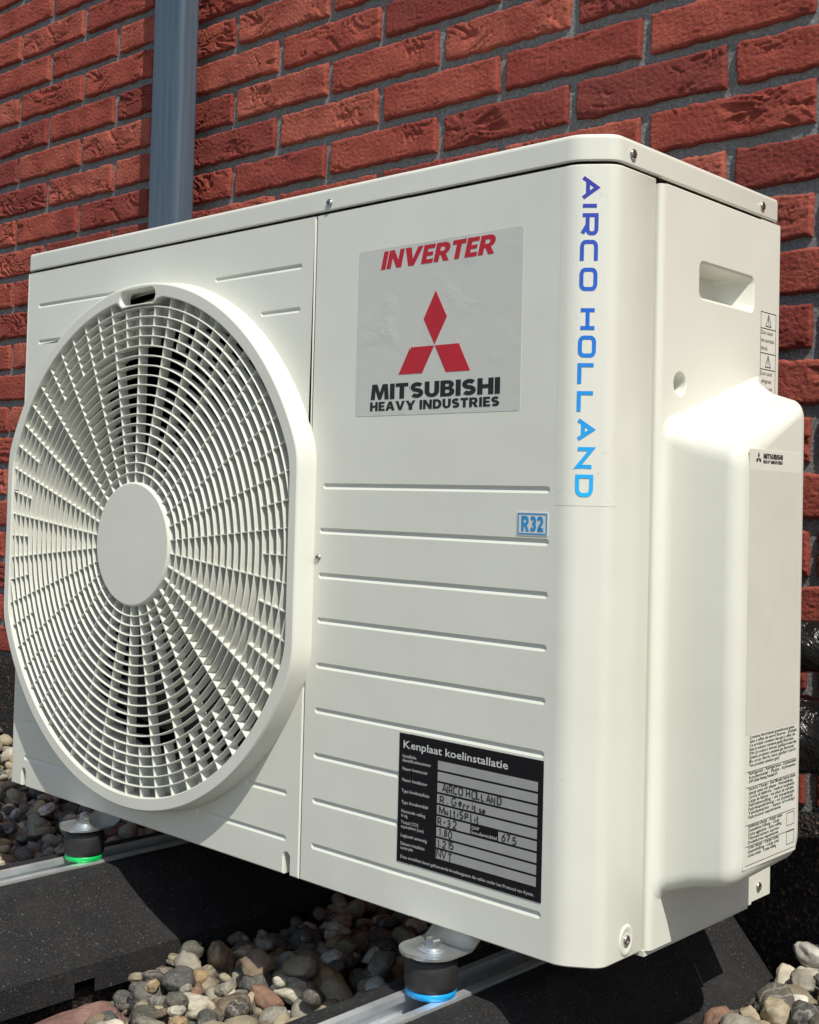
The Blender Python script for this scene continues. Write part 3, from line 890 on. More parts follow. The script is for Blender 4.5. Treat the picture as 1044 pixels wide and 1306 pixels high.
GROOVE_W, GROOVE_D = 0.0057, 0.0018
def groove(mb, x0, x1, z):
    """opening loop for the plate plus the pressed groove below it: steep upper wall, gentle lower wall"""
    h0 = stadium(x0, x1, z, GROOVE_W, 6)
    h1 = stadium(x0 + 0.0016, x1 - 0.0016, z + GROOVE_W / 2 - 0.0019, 0.0014, 6)
    mb.strip(F3(h0, 0), F3(h1, GROOVE_D), True, False)
    mb.fill([F3(h1, GROOVE_D)], (0, -1, 0))
    return h0

def trunc(R_, t, n=160, cx=0.0, cz=0.0, soft=0.010):
    out = []
    for i in range(n):
        a = 2 * PI * i / n
        ca = abs(cos(a))
        r1 = R_; r2 = t / max(ca, 1e-6)
        # smooth minimum
        k = soft * 0.5
        hh = max(0.0, min(1.0, 0.5 + 0.5 * (r2 - r1) / k))
        rr_ = r2 * (1 - hh) + r1 * hh - k * hh * (1 - hh)
        out.append((cx + rr_ * cos(a), cz + rr_ * sin(a)))
    return out
GX, GZc = -0.5665, 0.295

# ---- fan side front panel
fp = MB()
x0, x1, z0, z1 = -W + 0.004, -SEAM - 0.0008, 0.0, HB
def notch_pts(xc, w=0.0085, h=0.0205):
    r_ = w / 2
    return [(xc - r_, z0)] + [(xc - r_ * cos(PI * i / 6), z0 + h - r_ + r_ * sin(PI * i / 6)) for i in range(7)] + [(xc + r_, z0)]
outline = [(x0, z0)] + notch_pts(-0.8007) + notch_pts(-0.3343) + [(x1, z0), (x1, z1), (x0, z1)]
inner = inset(outline, 0.0012)
holes = [trunc(0.267, 0.253, 120, GX, GZc)[::-1]]
for a, b, z in ((-0.8017, -0.640, 0.5685), (-0.8000, -0.700, 0.5250), (-0.4649, -0.3345, 0.5650), (-0.3926, -0.3355, 0.5243),
                (-0.3950, -0.3358, 0.0744), (-0.4700, -0.3353, 0.0330), (-0.8014, -0.745, 0.0750), (-0.8005, -0.670, 0.0335)):
    holes.append(groove(fp, a, b, z)[::-1])
fp.fill([F3(inner, 0)] + [F3(h, 0) for h in holes], (0, -1, 0))
fp.strip(F3(inner, 0), F3(outline, 0.0012), True, False)
fp.strip(F3(outline, 0.0012), F3(outline, 0.008), True, False)
# bend round the left end
bend = [(x0 + 0.0012, 0.0)] + [(x0 - 0.004 * sin(PI / 2 * i / 6) + 0.0, 0.004 - 0.004 * cos(PI / 2 * i / 6)) for i in range(1, 7)] + [(-W, 0.03)]
fp.loft([[(p[0], p[1], z0 + 0.0005) for p in bend], [(p[0], p[1], z1 - 0.0012) for p in bend], [(p[0] + 0.0012, p[1] + 0.0012, z1) for p in bend]], False, True)
front_fan = fp.build('fan_side_panel', M['paint'], unit)
# recesses behind the screw notches
for xc in (-0.8007, -0.3343):
    b = MB()
    arcp = [(-0.0065 * cos(PI * i / 8), 0.0012 + 0.010 * sin(PI * i / 8)) for i in range(9)]
    b.loft([[(xc + p[0], p[1], z) for p in arcp] for z in (0.001, 0.024)], False, True, flip=True)
    b.build('screw_recess', M['paint'], front_fan)

# ---- service side front panel, wrapping round the corner
def bez(p0, p1, p2, n=7):
    return [((1 - t) ** 2 * p0[0] + 2 * t * (1 - t) * p1[0] + t * t * p2[0], (1 - t) ** 2 * p0[1] + 2 * t * (1 - t) * p1[1] + t * t * p2[1]) for t in [i / n for i in range(n + 1)]]
ca = Vector((-C1, 0)); cb = Vector((0, C2)); tdir = (cb - ca).normalized()
k1 = 0.0085
corner = bez((-C1 - k1, 0), (-C1, 0), tuple(ca + tdir * k1)) + bez(tuple(cb - tdir * k1), (0, C2), (0, C2 + k1))
sp = MB()
x0, x1, z0, z1 = -SEAM + 0.0008, -C1 - k1, 0.0, HB
outline = [(x0, z0), (x1, z0), (x1, z1), (x0, z1)]
e = 0.0012
inner = [(x0 + e, z0 + e), (x1, z0 + e), (x1, z1 - e), (x0 + e, z1 - e)]
GROOVES = [0.3592 - 0.04068 * i for i in range(9)]
holes = [groove(sp, -0.3010 + 0.0035 * max(0, 1 - i), -0.0435, z)[::-1] for i, z in enumerate(GROOVES)]
sp.fill([F3(inner, 0)] + [F3(h, 0) for h in holes], (0, -1, 0))
sp.add([(x0 + e, 0, z0 + e), (x0, e, z0), (x0, e, z1), (x0 + e, 0, z1 - e)], [(0, 3, 2, 1)])
sp.add([(x0, e, z0), (x0, .01, z0), (x0, .01, z1), (x0, e, z1)], [(0, 3, 2, 1)])
path = [(x0 + e, 0), (x1, 0)] + corner[1:] + [(0, Q - 0.0016), (-0.0012, Q - 0.0004), (-0.010, Q - 0.0004)]
pin = [(x0 + e, 0.0012), (x1, 0.0012)] + [(p[0] - 0.0010, p[1] + 0.0008) for p in corner[1:]] + [(-0.0012, Q - 0.0016), (-0.002, Q - 0.0012), (-0.010, Q - 0.0012)]
zz = [(z0 + e, path), (z1 - e, path)]
sp.loft([[(p[0], p[1], z) for p in pp[1:]] for z, pp in zz], False, True)
for zc, ze in ((z0 + e, z0), (z1 - e, z1)):
    sp.loft([[(p[0], p[1], zc) for p in path], [(p[0], p[1], ze) for p in pin], [(p[0] - 0.006, p[1] + 0.008, ze) for p in pin]], False, True, flip=(ze < zc))
front_serv = sp.build('service_side_panel', M['paint'], unit)

# ---- lid
pt = [(-W + 0.003 + 0.006 * (1 - cos(PI / 2 * i / 5)), -0.0012 + 0.006 * (1 - sin(PI / 2 * i / 5))) for i in range(6)]
oc_ = [(p[0] + 0.0008, p[1] - 0.0010) for p in corner]
lidloop = pt + oc_ + [(0.0012, D - 0.008), (-0.001, D - 0.003), (-0.007, D - 0.001)] + [(-W + 0.009, D - 0.001), (-W + 0.004, D - 0.004), (-W + 0.003, D - 0.010)]
li = MB()
lays = [(0.0030, 0.6122), (0.0006, 0.6122), (0.0, 0.6130), (0.0, 0.6136), (0.0, 0.6290), (0.0, 0.6296), (0.0003, 0.6310), (0.0010, 0.6322), (0.0022, 0.6329), (0.0040, 0.6332), (0.0046, 0.6332)]
li.loft([[(p[0], p[1], z) for p in inset(lidloop, dd)] for dd, z in lays], True, True)
li.fill([[(p[0], p[1], 0.6332) for p in inset(lidloop, 0.0046)]], (0, 0, 1))
lid = li.build('lid', M['paint'], unit)

# ---- rear strip, left side, back coil, base pan, inside walls
b = MB(); b.loft([[(0.0018, 0.2470, z), (0.0018, D - 0.003, z), (0.001, D - 0.0008, z), (-0.002, D, z), (-0.03, D, z)] for z in (0.0005, HB - 0.001)], False, False)
b.add([(0.0018, 0.2470, HB - 0.001), (0.0018, D - 0.003, HB - 0.001), (-0.006, D - 0.003, HB - 0.001), (-0.006, 0.2470, HB - 0.001)], [(0, 1, 2, 3)])
rear = b.build('rear_corner_panel', M['paint'], unit)
b = MB(); b.box(-W, -W + 0.0015, 0.03, D - 0.002, 0.0, HB - 0.002); b.build('end_panel', M['paint'], unit)
b = MB(); b.box(-W + 0.01, -0.03, D - 0.022, D - 0.004, 0.005, HB - 0.005)
for i in range(60):
    x = -W + 0.02 + i * 0.0128
    b.box(x, x + 0.003, D - 0.004, D - 0.001, 0.01, HB - 0.01)
b.build('coil', M['fin'], unit)
b = MB(); b.box(-W + 0.004, -0.036, 0.010, D - 0.004, -0.001, 0.012)
b.build('base_pan', M['paint'], unit)
b = MB(); b.box(-0.300, -0.296, 0.012, D - 0.03, 0.012, HB - 0.01); b.box(-W + 0.006, -0.02, 0.012, D - 0.006, HB - 0.012, HB - 0.004); b.box(-W + 0.002, -W + 0.006, 0.012, D - 0.03, 0.012, HB - 0.012)
b.build('partition', M['dark'], unit)

# ---- side cover with handle pocket, screw hole and pipe housing
b = MB()
y0, y1, z0, z1 = Q + 0.0016, 0.2462, 0.0, HB - 0.0025
SX = 0.0040
yf = y0 + 0.007
hand = rrect(0.1385, 0.2310, 0.5235, 0.5520, 0.005, 4)
hole = circ(24, 0.0090, 0.1091, 0.4483)
plate = [(yf, z0), (y1 - 0.001, z0), (y1 - 0.001, z1 - 0.001), (yf, z1 - 0.001)]
hr = inset(hand, -0.0025); hor = inset(hole, -0.0015)
b.fill([S3(plate, SX), S3(hr[::-1], SX), S3(hor[::-1], SX)], (1, 0, 0))
# rounded front edge
edge = [(SX - 0.0045 * (1 - sin(PI / 2 * i / 6)), yf - 0.0065 * cos(PI / 2 * i / 6)) for i in range(7)]
edge = [(-0.006, edge[0][1])] + edge
b.loft([[(p[0], p[1], z) for p in edge] for z in (z0, z1 - 0.001)], False, True)
b.add([(SX, yf, z1 - 0.001), (SX, y1 - .001, z1 - .001), (SX - 0.0012, y1 - .001, z1), (SX - 0.0012, yf, z1)], [(0, 1, 2, 3)])
b.add([(SX, y1 - .001, z0), (SX - .002, y1, z0), (SX - .002, y1, z1), (SX, y1 - .001, z1 - .001)], [(0, 1, 2, 3)])
b.add([(SX - 0.0012, yf - 0.004, z1), (SX - 0.0012, y1, z1), (-0.006, y1, z1), (-0.006, yf - 0.004, z1)], [(0, 1, 2, 3)])
# handle pocket: lip, then slanted walls
inn = [(max(0.1425, min(0.2130, 0.1425 + (p[0] - 0.1385) / 0.0925 * 0.0705)), 0.5265 + (p[1] - 0.5235) / 0.0285 * 0.0235) for p in hand]
b.loft([S3(hr, SX), S3(inset(hand, -0.0008), SX - 0.0006), S3(hand, SX - 0.0022), S3(inn, -0.026)], True, True)
b.fill([S3(inn, -0.026)], (1, 0, 0))
b.loft([S3(hor, SX), S3(inset(hole, -0.0004), SX - 0.0006), S3(hole, SX - 0.002), S3(inset(hole, 0.001), -0.010)], True, True)
b.fill([S3(inset(hole, 0.001), -0.010)], (1, 0, 0))
# pipe housing
BX = 0.069
def house(t, dd, flare=0.0):
    ya = 0.0880 + (0.0905 - 0.0880) * t + dd - flare
    yb = 0.2430 + (0.2065 - 0.2430) * t - dd + flare
    zb0 = 0.0430 + (0.0590 - 0.0430) * t + dd - flare; zb1 = 0.0430 + (0.0650 - 0.0430) * t + dd - flare
    zt0 = 0.4120 + (0.3960 - 0.4120) * t - dd + flare; zt1 = 0.4640 + (0.4400 - 0.4640) * t - dd + flare
    cs = [(ya, zb0), (yb, zb1), (yb, zt1), (ya, zt0)]
    rad = max(0.004, 0.013 + 0.004 * t - dd * 0.5)
    out = []
    for i in range(4):
        p0 = Vector(cs[i - 1]); p = Vector(cs[i]); p1 = Vector(cs[(i + 1) % 4])
        a = p + (p0 - p).normalized() * rad; c = p + (p1 - p).normalized() * rad
        out += bez(tuple(a), tuple(p), tuple(c), 6)
    return out
RF = 0.013
lay = [(SX - 0.0005, house(0, 0, 0.0070)), (SX + 0.0008, house(0.02, 0, 0.0035)), (SX + 0.0035, house(0.06, 0, 0.0010)), (SX + 0.008, house(0.13, 0, 0.0002)), (0.03, house(0.5, 0))]
for i in range(8):
    a = PI / 2 * i / 7
    lay.append((BX - RF + RF * sin(a), house((BX - RF + RF * sin(a)) / BX, RF * (1 - cos(a)))))
b.loft([S3(l, x) for x, l in lay], True, True)
b.fill([S3(lay[-1][1], BX)], (1, 0, 0))
cover = b.build('side_cover', M['plastic'], unit)
b = MB(); b.box(-0.05, 0.0005, Q + 0.001, 0.2450, -0.0045, 0.0)
b.build('base_flange', M['paint'], unit)

# ---- screws
def screw(x, y, z, axis, rad=0.0042, parent=unit, tall=0.0022):
    b = MB()
    prof = [(1.0, 0.0), (1.0, 0.35), (0.86, 0.8), (0.55, 1.0)]
    n = 18
    loops = [[(rad * k * cos(2 * PI * i / n), rad * k * sin(2 * PI * i / n), tall * h) for i in range(n)] for k, h in prof]
    b.loft(loops, True, True)
    # cross recess
    c0 = 0.20 * rad; c1 = 0.46 * rad
    cross = [(c1, -c0), (c1, c0), (c0, c0), (c0, c1), (-c0, c1), (-c0, c0), (-c1, c0), (-c1, -c0), (-c0, -c0), (-c0, -c1), (c0, -c1), (c0, -c0)]
    rot_ = 0.6
    cross = [(p[0] * cos(rot_) - p[1] * sin(rot_), p[0] * sin(rot_) + p[1] * cos(rot_)) for p in cross]
    top = loops[-1]
    b.fill([top, [(p[0], p[1], tall) for p in cross[::-1]]], (0, 0, 1))
    b.strip([(p[0], p[1], tall) for p in cross], [(p[0] * .7, p[1] * .7, tall - 0.0018) for p in cross])
    b.fill([[(p[0] * .7, p[1] * .7, tall - 0.0018) for p in cross]], (0, 0, 1))
    if axis == 'F': b.v = [(x + p[0], y - p[2], z + p[1]) for p in b.v]
    else: b.v = [(x + p[2], y + p[0], z + p[1]) for p in b.v]
    return b.build('screw', M['screw'], parent)
screw(-0.2983, -0.0010, 0.6188, 'F', 0.0040, lid)
screw(0.0010, 0.0378, 0.6210, 'S', 0.0042, lid)
screw(0.0010, 0.2502, 0.6210, 'S', 0.0042, lid)
screw(-0.3022, 0.0005, 0.2941, 'F', 0.0036, front_serv)
screw(0.0003, 0.0508, 0.0145, 'S', 0.0042, front_serv)
screw(-0.8007, 0.0085, 0.0130, 'F', 0.0034, front_fan)
screw(-0.3343, 0.0085, 0.0130, 'F', 0.0034, front_fan)
screw(0.0019, 0.2620, 0.0115, 'S', 0.0040, rear)
screw(-0.0080, 0.1091, 0.4440, 'S', 0.0040, cover)
# dish round the lower corner screw
b = MB(); n = 28
loops = [[(h, 0.0508 + k * cos(2 * PI * i / n), 0.0145 + k * 1.25 * sin(2 * PI * i / n)) for i in range(n)] for k, h in ((0.0098, 0.0001), (0.0088, 0.0012), (0.0072, 0.0010), (0.0050, 0.0003))]
b.loft(loops, True, True); b.fill([loops[-1]], (1, 0, 0)); b.build('screw_dish', M['paint'], front_serv)

# ---- feet of the unit resting on the dampers
for cx in DX:
    b = MB()
    T = 0.0020
    hw = 0.0255
    zp = PLATEZ + T
    # outline in plan with round nose, heights follow a pressed step
    ys = [-0.034 + i * 0.003 for i in range(22)] + [0.06 + i * 0.02 for i in range(13)]
    def hz(y): 
        t = max(0.0, min(1.0, (y - 0.010) / 0.016)); t = t * t * (3 - 2 * t)
        return zp + ((-0.0012) - zp) * t
    top = []
    for y in ys:
        q = max(0.0, min(1.0, (y + 0.034) / 0.022))
        w_ = hw * math.sqrt(max(0.0, 1 - (1 - q) ** 2)) if q < 1 else hw
        w_ = max(w_, 0.004)
        row = []
        for u in (-1, -0.86, -0.6, 0, 0.6, 0.86, 1):
            rim = 0.0012 if abs(u) == 1 or (y < -0.0325) else 0.0
            lift = hz(y) if abs(u) < 0.8 else zp + (hz(y) - zp) * 0.55
            row.append((cx + u * w_, y, lift + rim))
        top.append(row)
    nrow = 7
    b.loft(top, False, True)
    low = [[(p[0], p[1], p[2] - T) for p in r_] for r_ in top]
    b.loft(low, False, True, flip=True)
    rim_t = [r_[0] for r_ in top] + top[-1][1:] + [r_[-1] for r_ in top[::-1]][1:] + top[0][::-1][1:-1]
    b.strip(rim_t, [(p[0], p[1], p[2] - T) for p in rim_t], True, False, flip=True)
    b.build('foot_plate', M['zinc'], unit)

# ---- fan grille
PR = -0.0210
gr = MB()
outer0 = trunc(0.2765, 0.2588, 200, GX, GZc)
outer1 = trunc(0.2738, 0.2572, 200, GX, GZc)
outer2 = trunc(0.2715, 0.2550, 200, GX, GZc)
ROPEN, TOPEN = 0.2595, 0.2450
SLOT_A = PI / 2 + 0.012
def opening(n=200, off=0.0):
    pts = trunc(ROPEN + off, TOPEN + off, n, 0, 0)
    out = []
    for p in pts:
        a = math.atan2(p[1], p[0]); r_ = math.hypot(*p)
        dxs = abs((a - SLOT_A) * 0.26)
        if dxs < 0.0375:
            low = 0.2512
            t = max(0.0, min(1.0, (0.0375 - dxs) / 0.0045)); t = t * t * (3 - 2 * t)
            r_ = r_ + (low + off - r_) * t
        out.append((GX + r_ * cos(a), GZc + r_ * sin(a)))
    return out
op = opening()
def slot_loop(grow=0.0):
    pts = stadium(-0.0315 - grow, 0.0315 + grow, 0.0, 0.0150 + 2 * grow, 8)
    out = []
    for u, v in pts:
        a = SLOT_A - u / 0.261; r_ = 0.2612 + v
        out.append((GX + r_ * cos(a), GZc + r_ * sin(a)))
    return out
sl = slot_loop()
slf = slot_loop(0.0014)
opf = opening(off=0.0010)
gr.fill([F3(outer2, PR), F3(opf[::-1], PR), F3(slf, PR)], (0, -1, 0))
gr.loft([F3(outer2, PR), F3(trunc(0.2729, 0.2564, 200, GX, GZc), PR + 0.0007), F3(outer1, PR + 0.0026), F3(outer0, 0.0012)], True, True)
gr.loft([F3(opf, PR), F3(op, PR + 0.001), F3(op, 0.010)], True, False, flip=True)
gr.loft([F3(slf, PR), F3(sl, PR + 0.0012), F3(slot_loop(-0.0006), -0.008)], True, True)
grille = gr.build('fan_grille', M['grille'], unit)

R_HUB, NR = 0.0650, 19
STEP = (ROPEN - R_HUB) / NR
def ring_part(rad, y0, y1, th, n=144):
    parts = []
    segs = []
    cur = []
    for i in range(n + 1):
        a = 2 * PI * i / n
        if abs(rad * cos(a)) > TOPEN - 0.001:
            if len(cur) > 1: segs.append(cur)
            cur = []
        else:
            cur.append(a)
    if len(cur) > 1: segs.append(cur)
    if len(segs) > 1 and segs[-1][-1] > 2 * PI - 1e-6 and segs[0][0] < 1e-6: segs[0] = [a - 2 * PI for a in segs.pop()[:-1]] + segs[0]
    for sg in segs:
        b = MB(); parts.append(b)
        loops = []
        for a in sg:
            ca_, sa_ = cos(a), sin(a)
            pr = [(rad - th * 0.35, y0 + 0.0006), (rad - th * 0.15, y0), (rad + th * 0.15, y0), (rad + th * 0.35, y0 + 0.0006), (rad + th * 0.5, y1), (rad - th * 0.5, y1)]
            loops.append([(GX + p[0] * ca_, p[1], GZc + p[0] * sa_) for p in pr])
        n_ = 6
        for k in range(len(loops) - 1):
            b.strip(loops[k], loops[k + 1], True, False)
    return parts
for k in range(1, NR):
    rad = R_HUB + STEP * k
    for rp_ in ring_part(rad, PR + 0.0018, PR + 0.0108, 0.0020): rp_.build('ring', M['grille'], grille)
def open_r(a):
    t = trunc(ROPEN, TOPEN, 720)
    return math.hypot(*t[int(round(a / (2 * PI) * 720)) % 720])
for j in range(60):
    a = PI / 2 + j * PI / 30
    r0 = R_HUB - 0.001 if j % 2 == 0 else R_HUB + STEP * 14 - 0.001
    r1 = open_r(a % (2 * PI)) + 0.0012
    if abs(((a - SLOT_A + PI) % (2 * PI)) - PI) * 0.26 < 0.044: r1 = 0.2500
    b = MB()
    y0, y1, th = PR + 0.0024, PR + 0.0135, 0.0016
    ca_, sa_ = cos(a), sin(a)
    def P3(r_, w_, y): return (GX + r_ * ca_ - w_ * sa_, y, GZc + r_ * sa_ + w_ * ca_)
    vs = []
    for r_ in (r0, r1):
        vs += [P3(r_, -th * .32, y0), P3(r_, th * .32, y0), P3(r_, th * .5, y1), P3(r_, -th * .5, y1)]
    b.add(vs, [(0, 1, 5, 4), (1, 2, 6, 5), (2, 3, 7, 6), (3, 0, 4, 7), (0, 3, 2, 1), (4, 5, 6, 7)])
    b.build('spoke', M['grille'], grille)
b = MB(); n = 72
def hub(rad, y): return [(GX + rad * cos(2 * PI * i / n), y, GZc + rad * sin(2 * PI * i / n)) for i in range(n)]
b.loft([hub(R_HUB, PR + 0.016), hub(R_HUB, PR + 0.0016), hub(R_HUB - 0.0006, PR + 0.0006), hub(R_HUB - 0.002, PR)], True, True, flip=True)
b.fill([hub(R_HUB - 0.002, PR)], (0, -1, 0))
b.build('hub_disc', M['grille'], grille)

# bell mouth behind the grille
b = MB(); n = 96
def bell(rad, y): return [(GX + rad * cos(2 * PI * i / n), y, GZc + rad * sin(2 * PI * i / n)) for i in range(n)]
b.loft([bell(0.266, 0.0140), bell(0.254, 0.0155), bell(0.244, 0.020), bell(0.237, 0.030), bell(0.234, 0.040), bell(0.234, 0.046)], True, True, flip=True)
b.build('bell_mouth', M['paint'], unit)

# fan rotor inside
rotor = empty('fan_rotor', (GX, 0.055, GZc)); rotor.parent = unit
b = MB(); n = 40
prof = [(0.0, -0.030), (0.030, -0.029), (0.043, -0.020), (0.046, 0.0), (0.046, 0.035)]
loops = [[(r_ * cos(2 * PI * i / n), y, r_ * sin(2 * PI * i / n)) for i in range(n)] for r_, y in prof]
b.loft(loops, True, True, flip=True); b.build('rotor_hub', M['fan'], rotor)
for k in range(3):
    b = MB(); loops = []
    for i in range(14):
        t = i / 13; rad = 0.042 + 0.160 * t
        half = 0.30 + 0.42 * t ** 0.7
        row = []
        for j in range(15):
            s = -1 + 2 * j / 14
            a = 0.5 + k * 2 * PI / 3 + s * half + 0.25 * t
            row.append((rad * cos(a), 0.020 * s * (0.8 + 0.4 * t) - 0.006 * (1 - s * s), rad * sin(a)))
        loops.append(row)
    b.loft(loops, False, True)
    b.loft([[(p[0], p[1] + 0.003, p[2]) for p in l] for l in loops], False, True, flip=True)
    b.build('blade', M['fan'], rotor)
b = MB(); loops = [[(0.045 * cos(2 * PI * i / 32), y, 0.045 * sin(2 * PI * i / 32)) for i in range(32)] for y in (0.04, 0.11)]
b.loft(loops, True, True); b.add(loops[1], [tuple(range(32))]); b.box(-0.02, 0.02, 0.10, 0.112, -0.28, 0.28)
b.build('motor', M['motor'], rotor)

# ------------------------------------------------------------------ stickers and lettering on the unit
# logo foil
foil = flat_plate(rrect(-0.2584, -0.0745, 0.4215, 0.5688, 0.003), -0.0002, 0.0002).build('logo_sticker', M['foil'], unit)
on_front(bold('INVERTER', -0.2310, -0.1045, 0.5500, 0.5658, slant=0.24), -0.0004).build('lettering', M['red'], foil)
on_front(bold('MITSUBISHI', -0.2395, -0.0950, 0.4357, 0.4491), -0.0004).build('lettering', M['black_print'], foil)
on_front(bold('HEAVY INDUSTRIES', -0.2400, -0.0953, 0.4258, 0.4337, gap=0.09, space=0.34), -0.0004).build('lettering', M['black_print'], foil)
cx, cz = -0.1668, 0.4797
def dia(p):
    b = MB(); b.fill([F3(p, -0.0004)], (0, -1, 0)); b.strip(F3(p, -0.0004), F3(p, -0.0002)); b.build('diamond', M['red'], foil)
dia([(cx, cz + 0.0005), (cx + 0.0131, 0.5027), (cx, 0.5258), (cx - 0.0131, 0.5027)])
dia([(cx - 0.0004, cz - 0.0004), (cx - 0.0135, 0.4565), (cx - 0.0398, 0.4565), (cx - 0.0268, cz - 0.0004)])
dia([(cx + 0.0004, cz - 0.0004), (cx + 0.0270, cz - 0.0004), (cx + 0.0398, 0.4561), (cx + 0.0134, 0.4561)])

# refrigerant label
lab = flat_plate(rrect(-0.0748, -0.0446, 0.3232, 0.3415, 0.001), -0.0004, 0.0004).build('refrigerant_label', M['label_paper'], unit)
b = MB(); o1 = rrect(-0.0740, -0.0454, 0.3240, 0.3407, 0.001); i1 = inset(o1, 0.0011)
b.fill([F3(o1, -0.00055), F3(i1[::-1], -0.00055)], (0, -1, 0)); b.build('border', M['blue_label'], lab)
on_front(bold('R32', -0.0703, -0.0490, 0.3264, 0.3386, gap=0.08), -0.0006).build('lettering', M['blue_label'], lab)

# vertical sticker on the bevelled corner
nrm = Vector((tdir.y, -tdir.x, 0))
def cham(u, z, off):                   # u along the bevel, from front to side
    return (ca.x + tdir.x * u + nrm.x * off, ca.y + tdir.y * u + nrm.y * off, z)
b = MB(); us = [0.0088 + 0.0145 * i / 4 for i in range(5)]
path_f = [(-C1 - 0.0125, -0.00012), (-C1 - k1, -0.00012)] + [(p[0] + 0.00012, p[1] - 0.00014) for p in corner[1:-1]] + [(0.00016, C2 + k1)]
b.loft([[(p[0], p[1], z) for p in path_f] for z in (0.3475, 0.6015)], False, True)
film = b.build('corner_sticker', M['film'], unit)
LET = [('A', 0.6006, 0.5820), ('I', 0.5788, 0.5760), ('R', 0.5716, 0.5546), ('C', 0.5510, 0.5335), ('O', 0.5296, 0.5118), ('H', 0.4985, 0.4818),
       ('O', 0.4775, 0.4608), ('L', 0.4564, 0.4392), ('L', 0.4350, 0.4179), ('A', 0.4144, 0.3969), ('N', 0.3923, 0.3758), ('D', 0.3714, 0.3544)]
tx = MB(); k = 0
u0, u1 = 0.0046, 0.0182
wst = 0.0030
for ch, za, zb in LET:
    gw, st = WIDE[ch]
    for pts, closed in st:
        L_ = za - zb - wst
        pp = [(za - wst / 2 - (p[0] / gw * L_ if gw else 0), u0 + wst / 2 + p[1] * (u1 - u0 - wst)) for p in pts]
        o = len(tx.v)
        stroke(tx, pp, wst, closed, k * 0.00001); k += 1
def cpt(u, z, off):
    # follow the rounded bevel where the lettering runs over the bend
    s = Vector((ca.x + tdir.x * u, ca.y + tdir.y * u))
    bend_ = max(0.0, (k1 - u) / (2 * k1)) ** 2 * 0.0034
    return (s.x + nrm.x * (off - bend_), s.y + nrm.y * (off - bend_), z)
tx.v = [cpt(p[1], p[0], 0.0004 + p[2]) for p in tx.v]
tx.f = [f_[::-1] for f_ in tx.f]
tx.build('lettering', M['gradient'], film)

# nameplate
KX0, KX1, KZ0, KZ1 = -0.1942, -0.0437, 0.0434, 0.1512
npl = flat_plate([(KX0, KZ0), (KX1, KZ0), (KX1, KZ1), (KX0, KZ1)], -0.0005, 0.0005).build('nameplate', M['plate'], unit)
FX0, FX1 = -0.1512, -0.0484
rows = []
zr = 0.1345
for i in range(10):
    a, b2 = zr - i * 0.00905, zr - i * 0.00905 - 0.0074
    rows.append((a, b2))
def field(x0_, x1_, a, b2):
    q = MB(); l = [(x0_, b2), (x1_, b2), (x1_, a), (x0_, a)]
    q.fill([F3(l, -0.0007)], (0, -1, 0)); q.build('writing_field', M['field'], npl)
for i, (a, b2) in enumerate(rows[:9]):
    if i == 5:
        field(FX0, -0.1150, a, b2); field(-0.0862, FX1, a, b2)
    else: field(FX0, FX1, a, b2)
def printed(lines, x, z, size, lead, fit=None, parent=npl, material='white_print', y=-0.0007, off=0.0):
    on_front(words(lines, x, z, size, lead, fit, off), y).build('lettering', M[material], parent)
printed(['Kenplaat koelinstallatie'], -0.1900, 0.1392, 0.0090, 0.01, [0.112], off=0.012)
SMALL = [(['Installatie', 'identificatienummer'], 0.1312), (['Naam leverancier'], 0.1206), (['Naam installateur'], 0.1112), (['Type koelinstallatie'], 0.1020), (['Type koudemiddel'], 0.0925),
         (['Nominale vulling', 'in kg'], 0.0850), (['Totaal CO2', 'equivalent (ton)'], 0.0758), (['Logboek aanwezig'], 0.0648), (['Datum installatie', 'controle'], 0.0580)]
for lines, z in SMALL:
    printed(lines, -0.1902, z, 0.0039, 0.0036)
printed(['Deze installatie bevat gefluoreerde broeikasgassen die vallen onder het Protocol van Kyoto.'], -0.1900, 0.0470, 0.0037, 0.004, [0.140])
printed(['GWP', 'koudemiddel'], -0.1138, 0.0858, 0.0039, 0.0036, [0.008, 0.026])
HAND = [(2, 'AIRCO HOLLAND', -0.1460, -0.0840), (3, 'R. Gerritse', -0.1475, -0.0985), (4, 'MultiSPlit', -0.1490, -0.1060), (5, 'R-32', -0.1495, -0.1300),
        (6, '1.80', -0.1485, -0.1335), (7, '1.215', -0.1500, -0.1315), (8, 'NVT', -0.1500, -0.1340), (5, '675', -0.0830, -0.0680)]
for i, s, xa, xb in HAND:
    a, b2 = rows[i]
    on_front(letters(s, xa, xb, b2 + 0.0006, a - 0.0002, 0.15, gap=0.55, space=0.5, jitter=0.12, seed=i * 7 + len(s)), -0.0009).build('handwriting', M['ink'], npl)

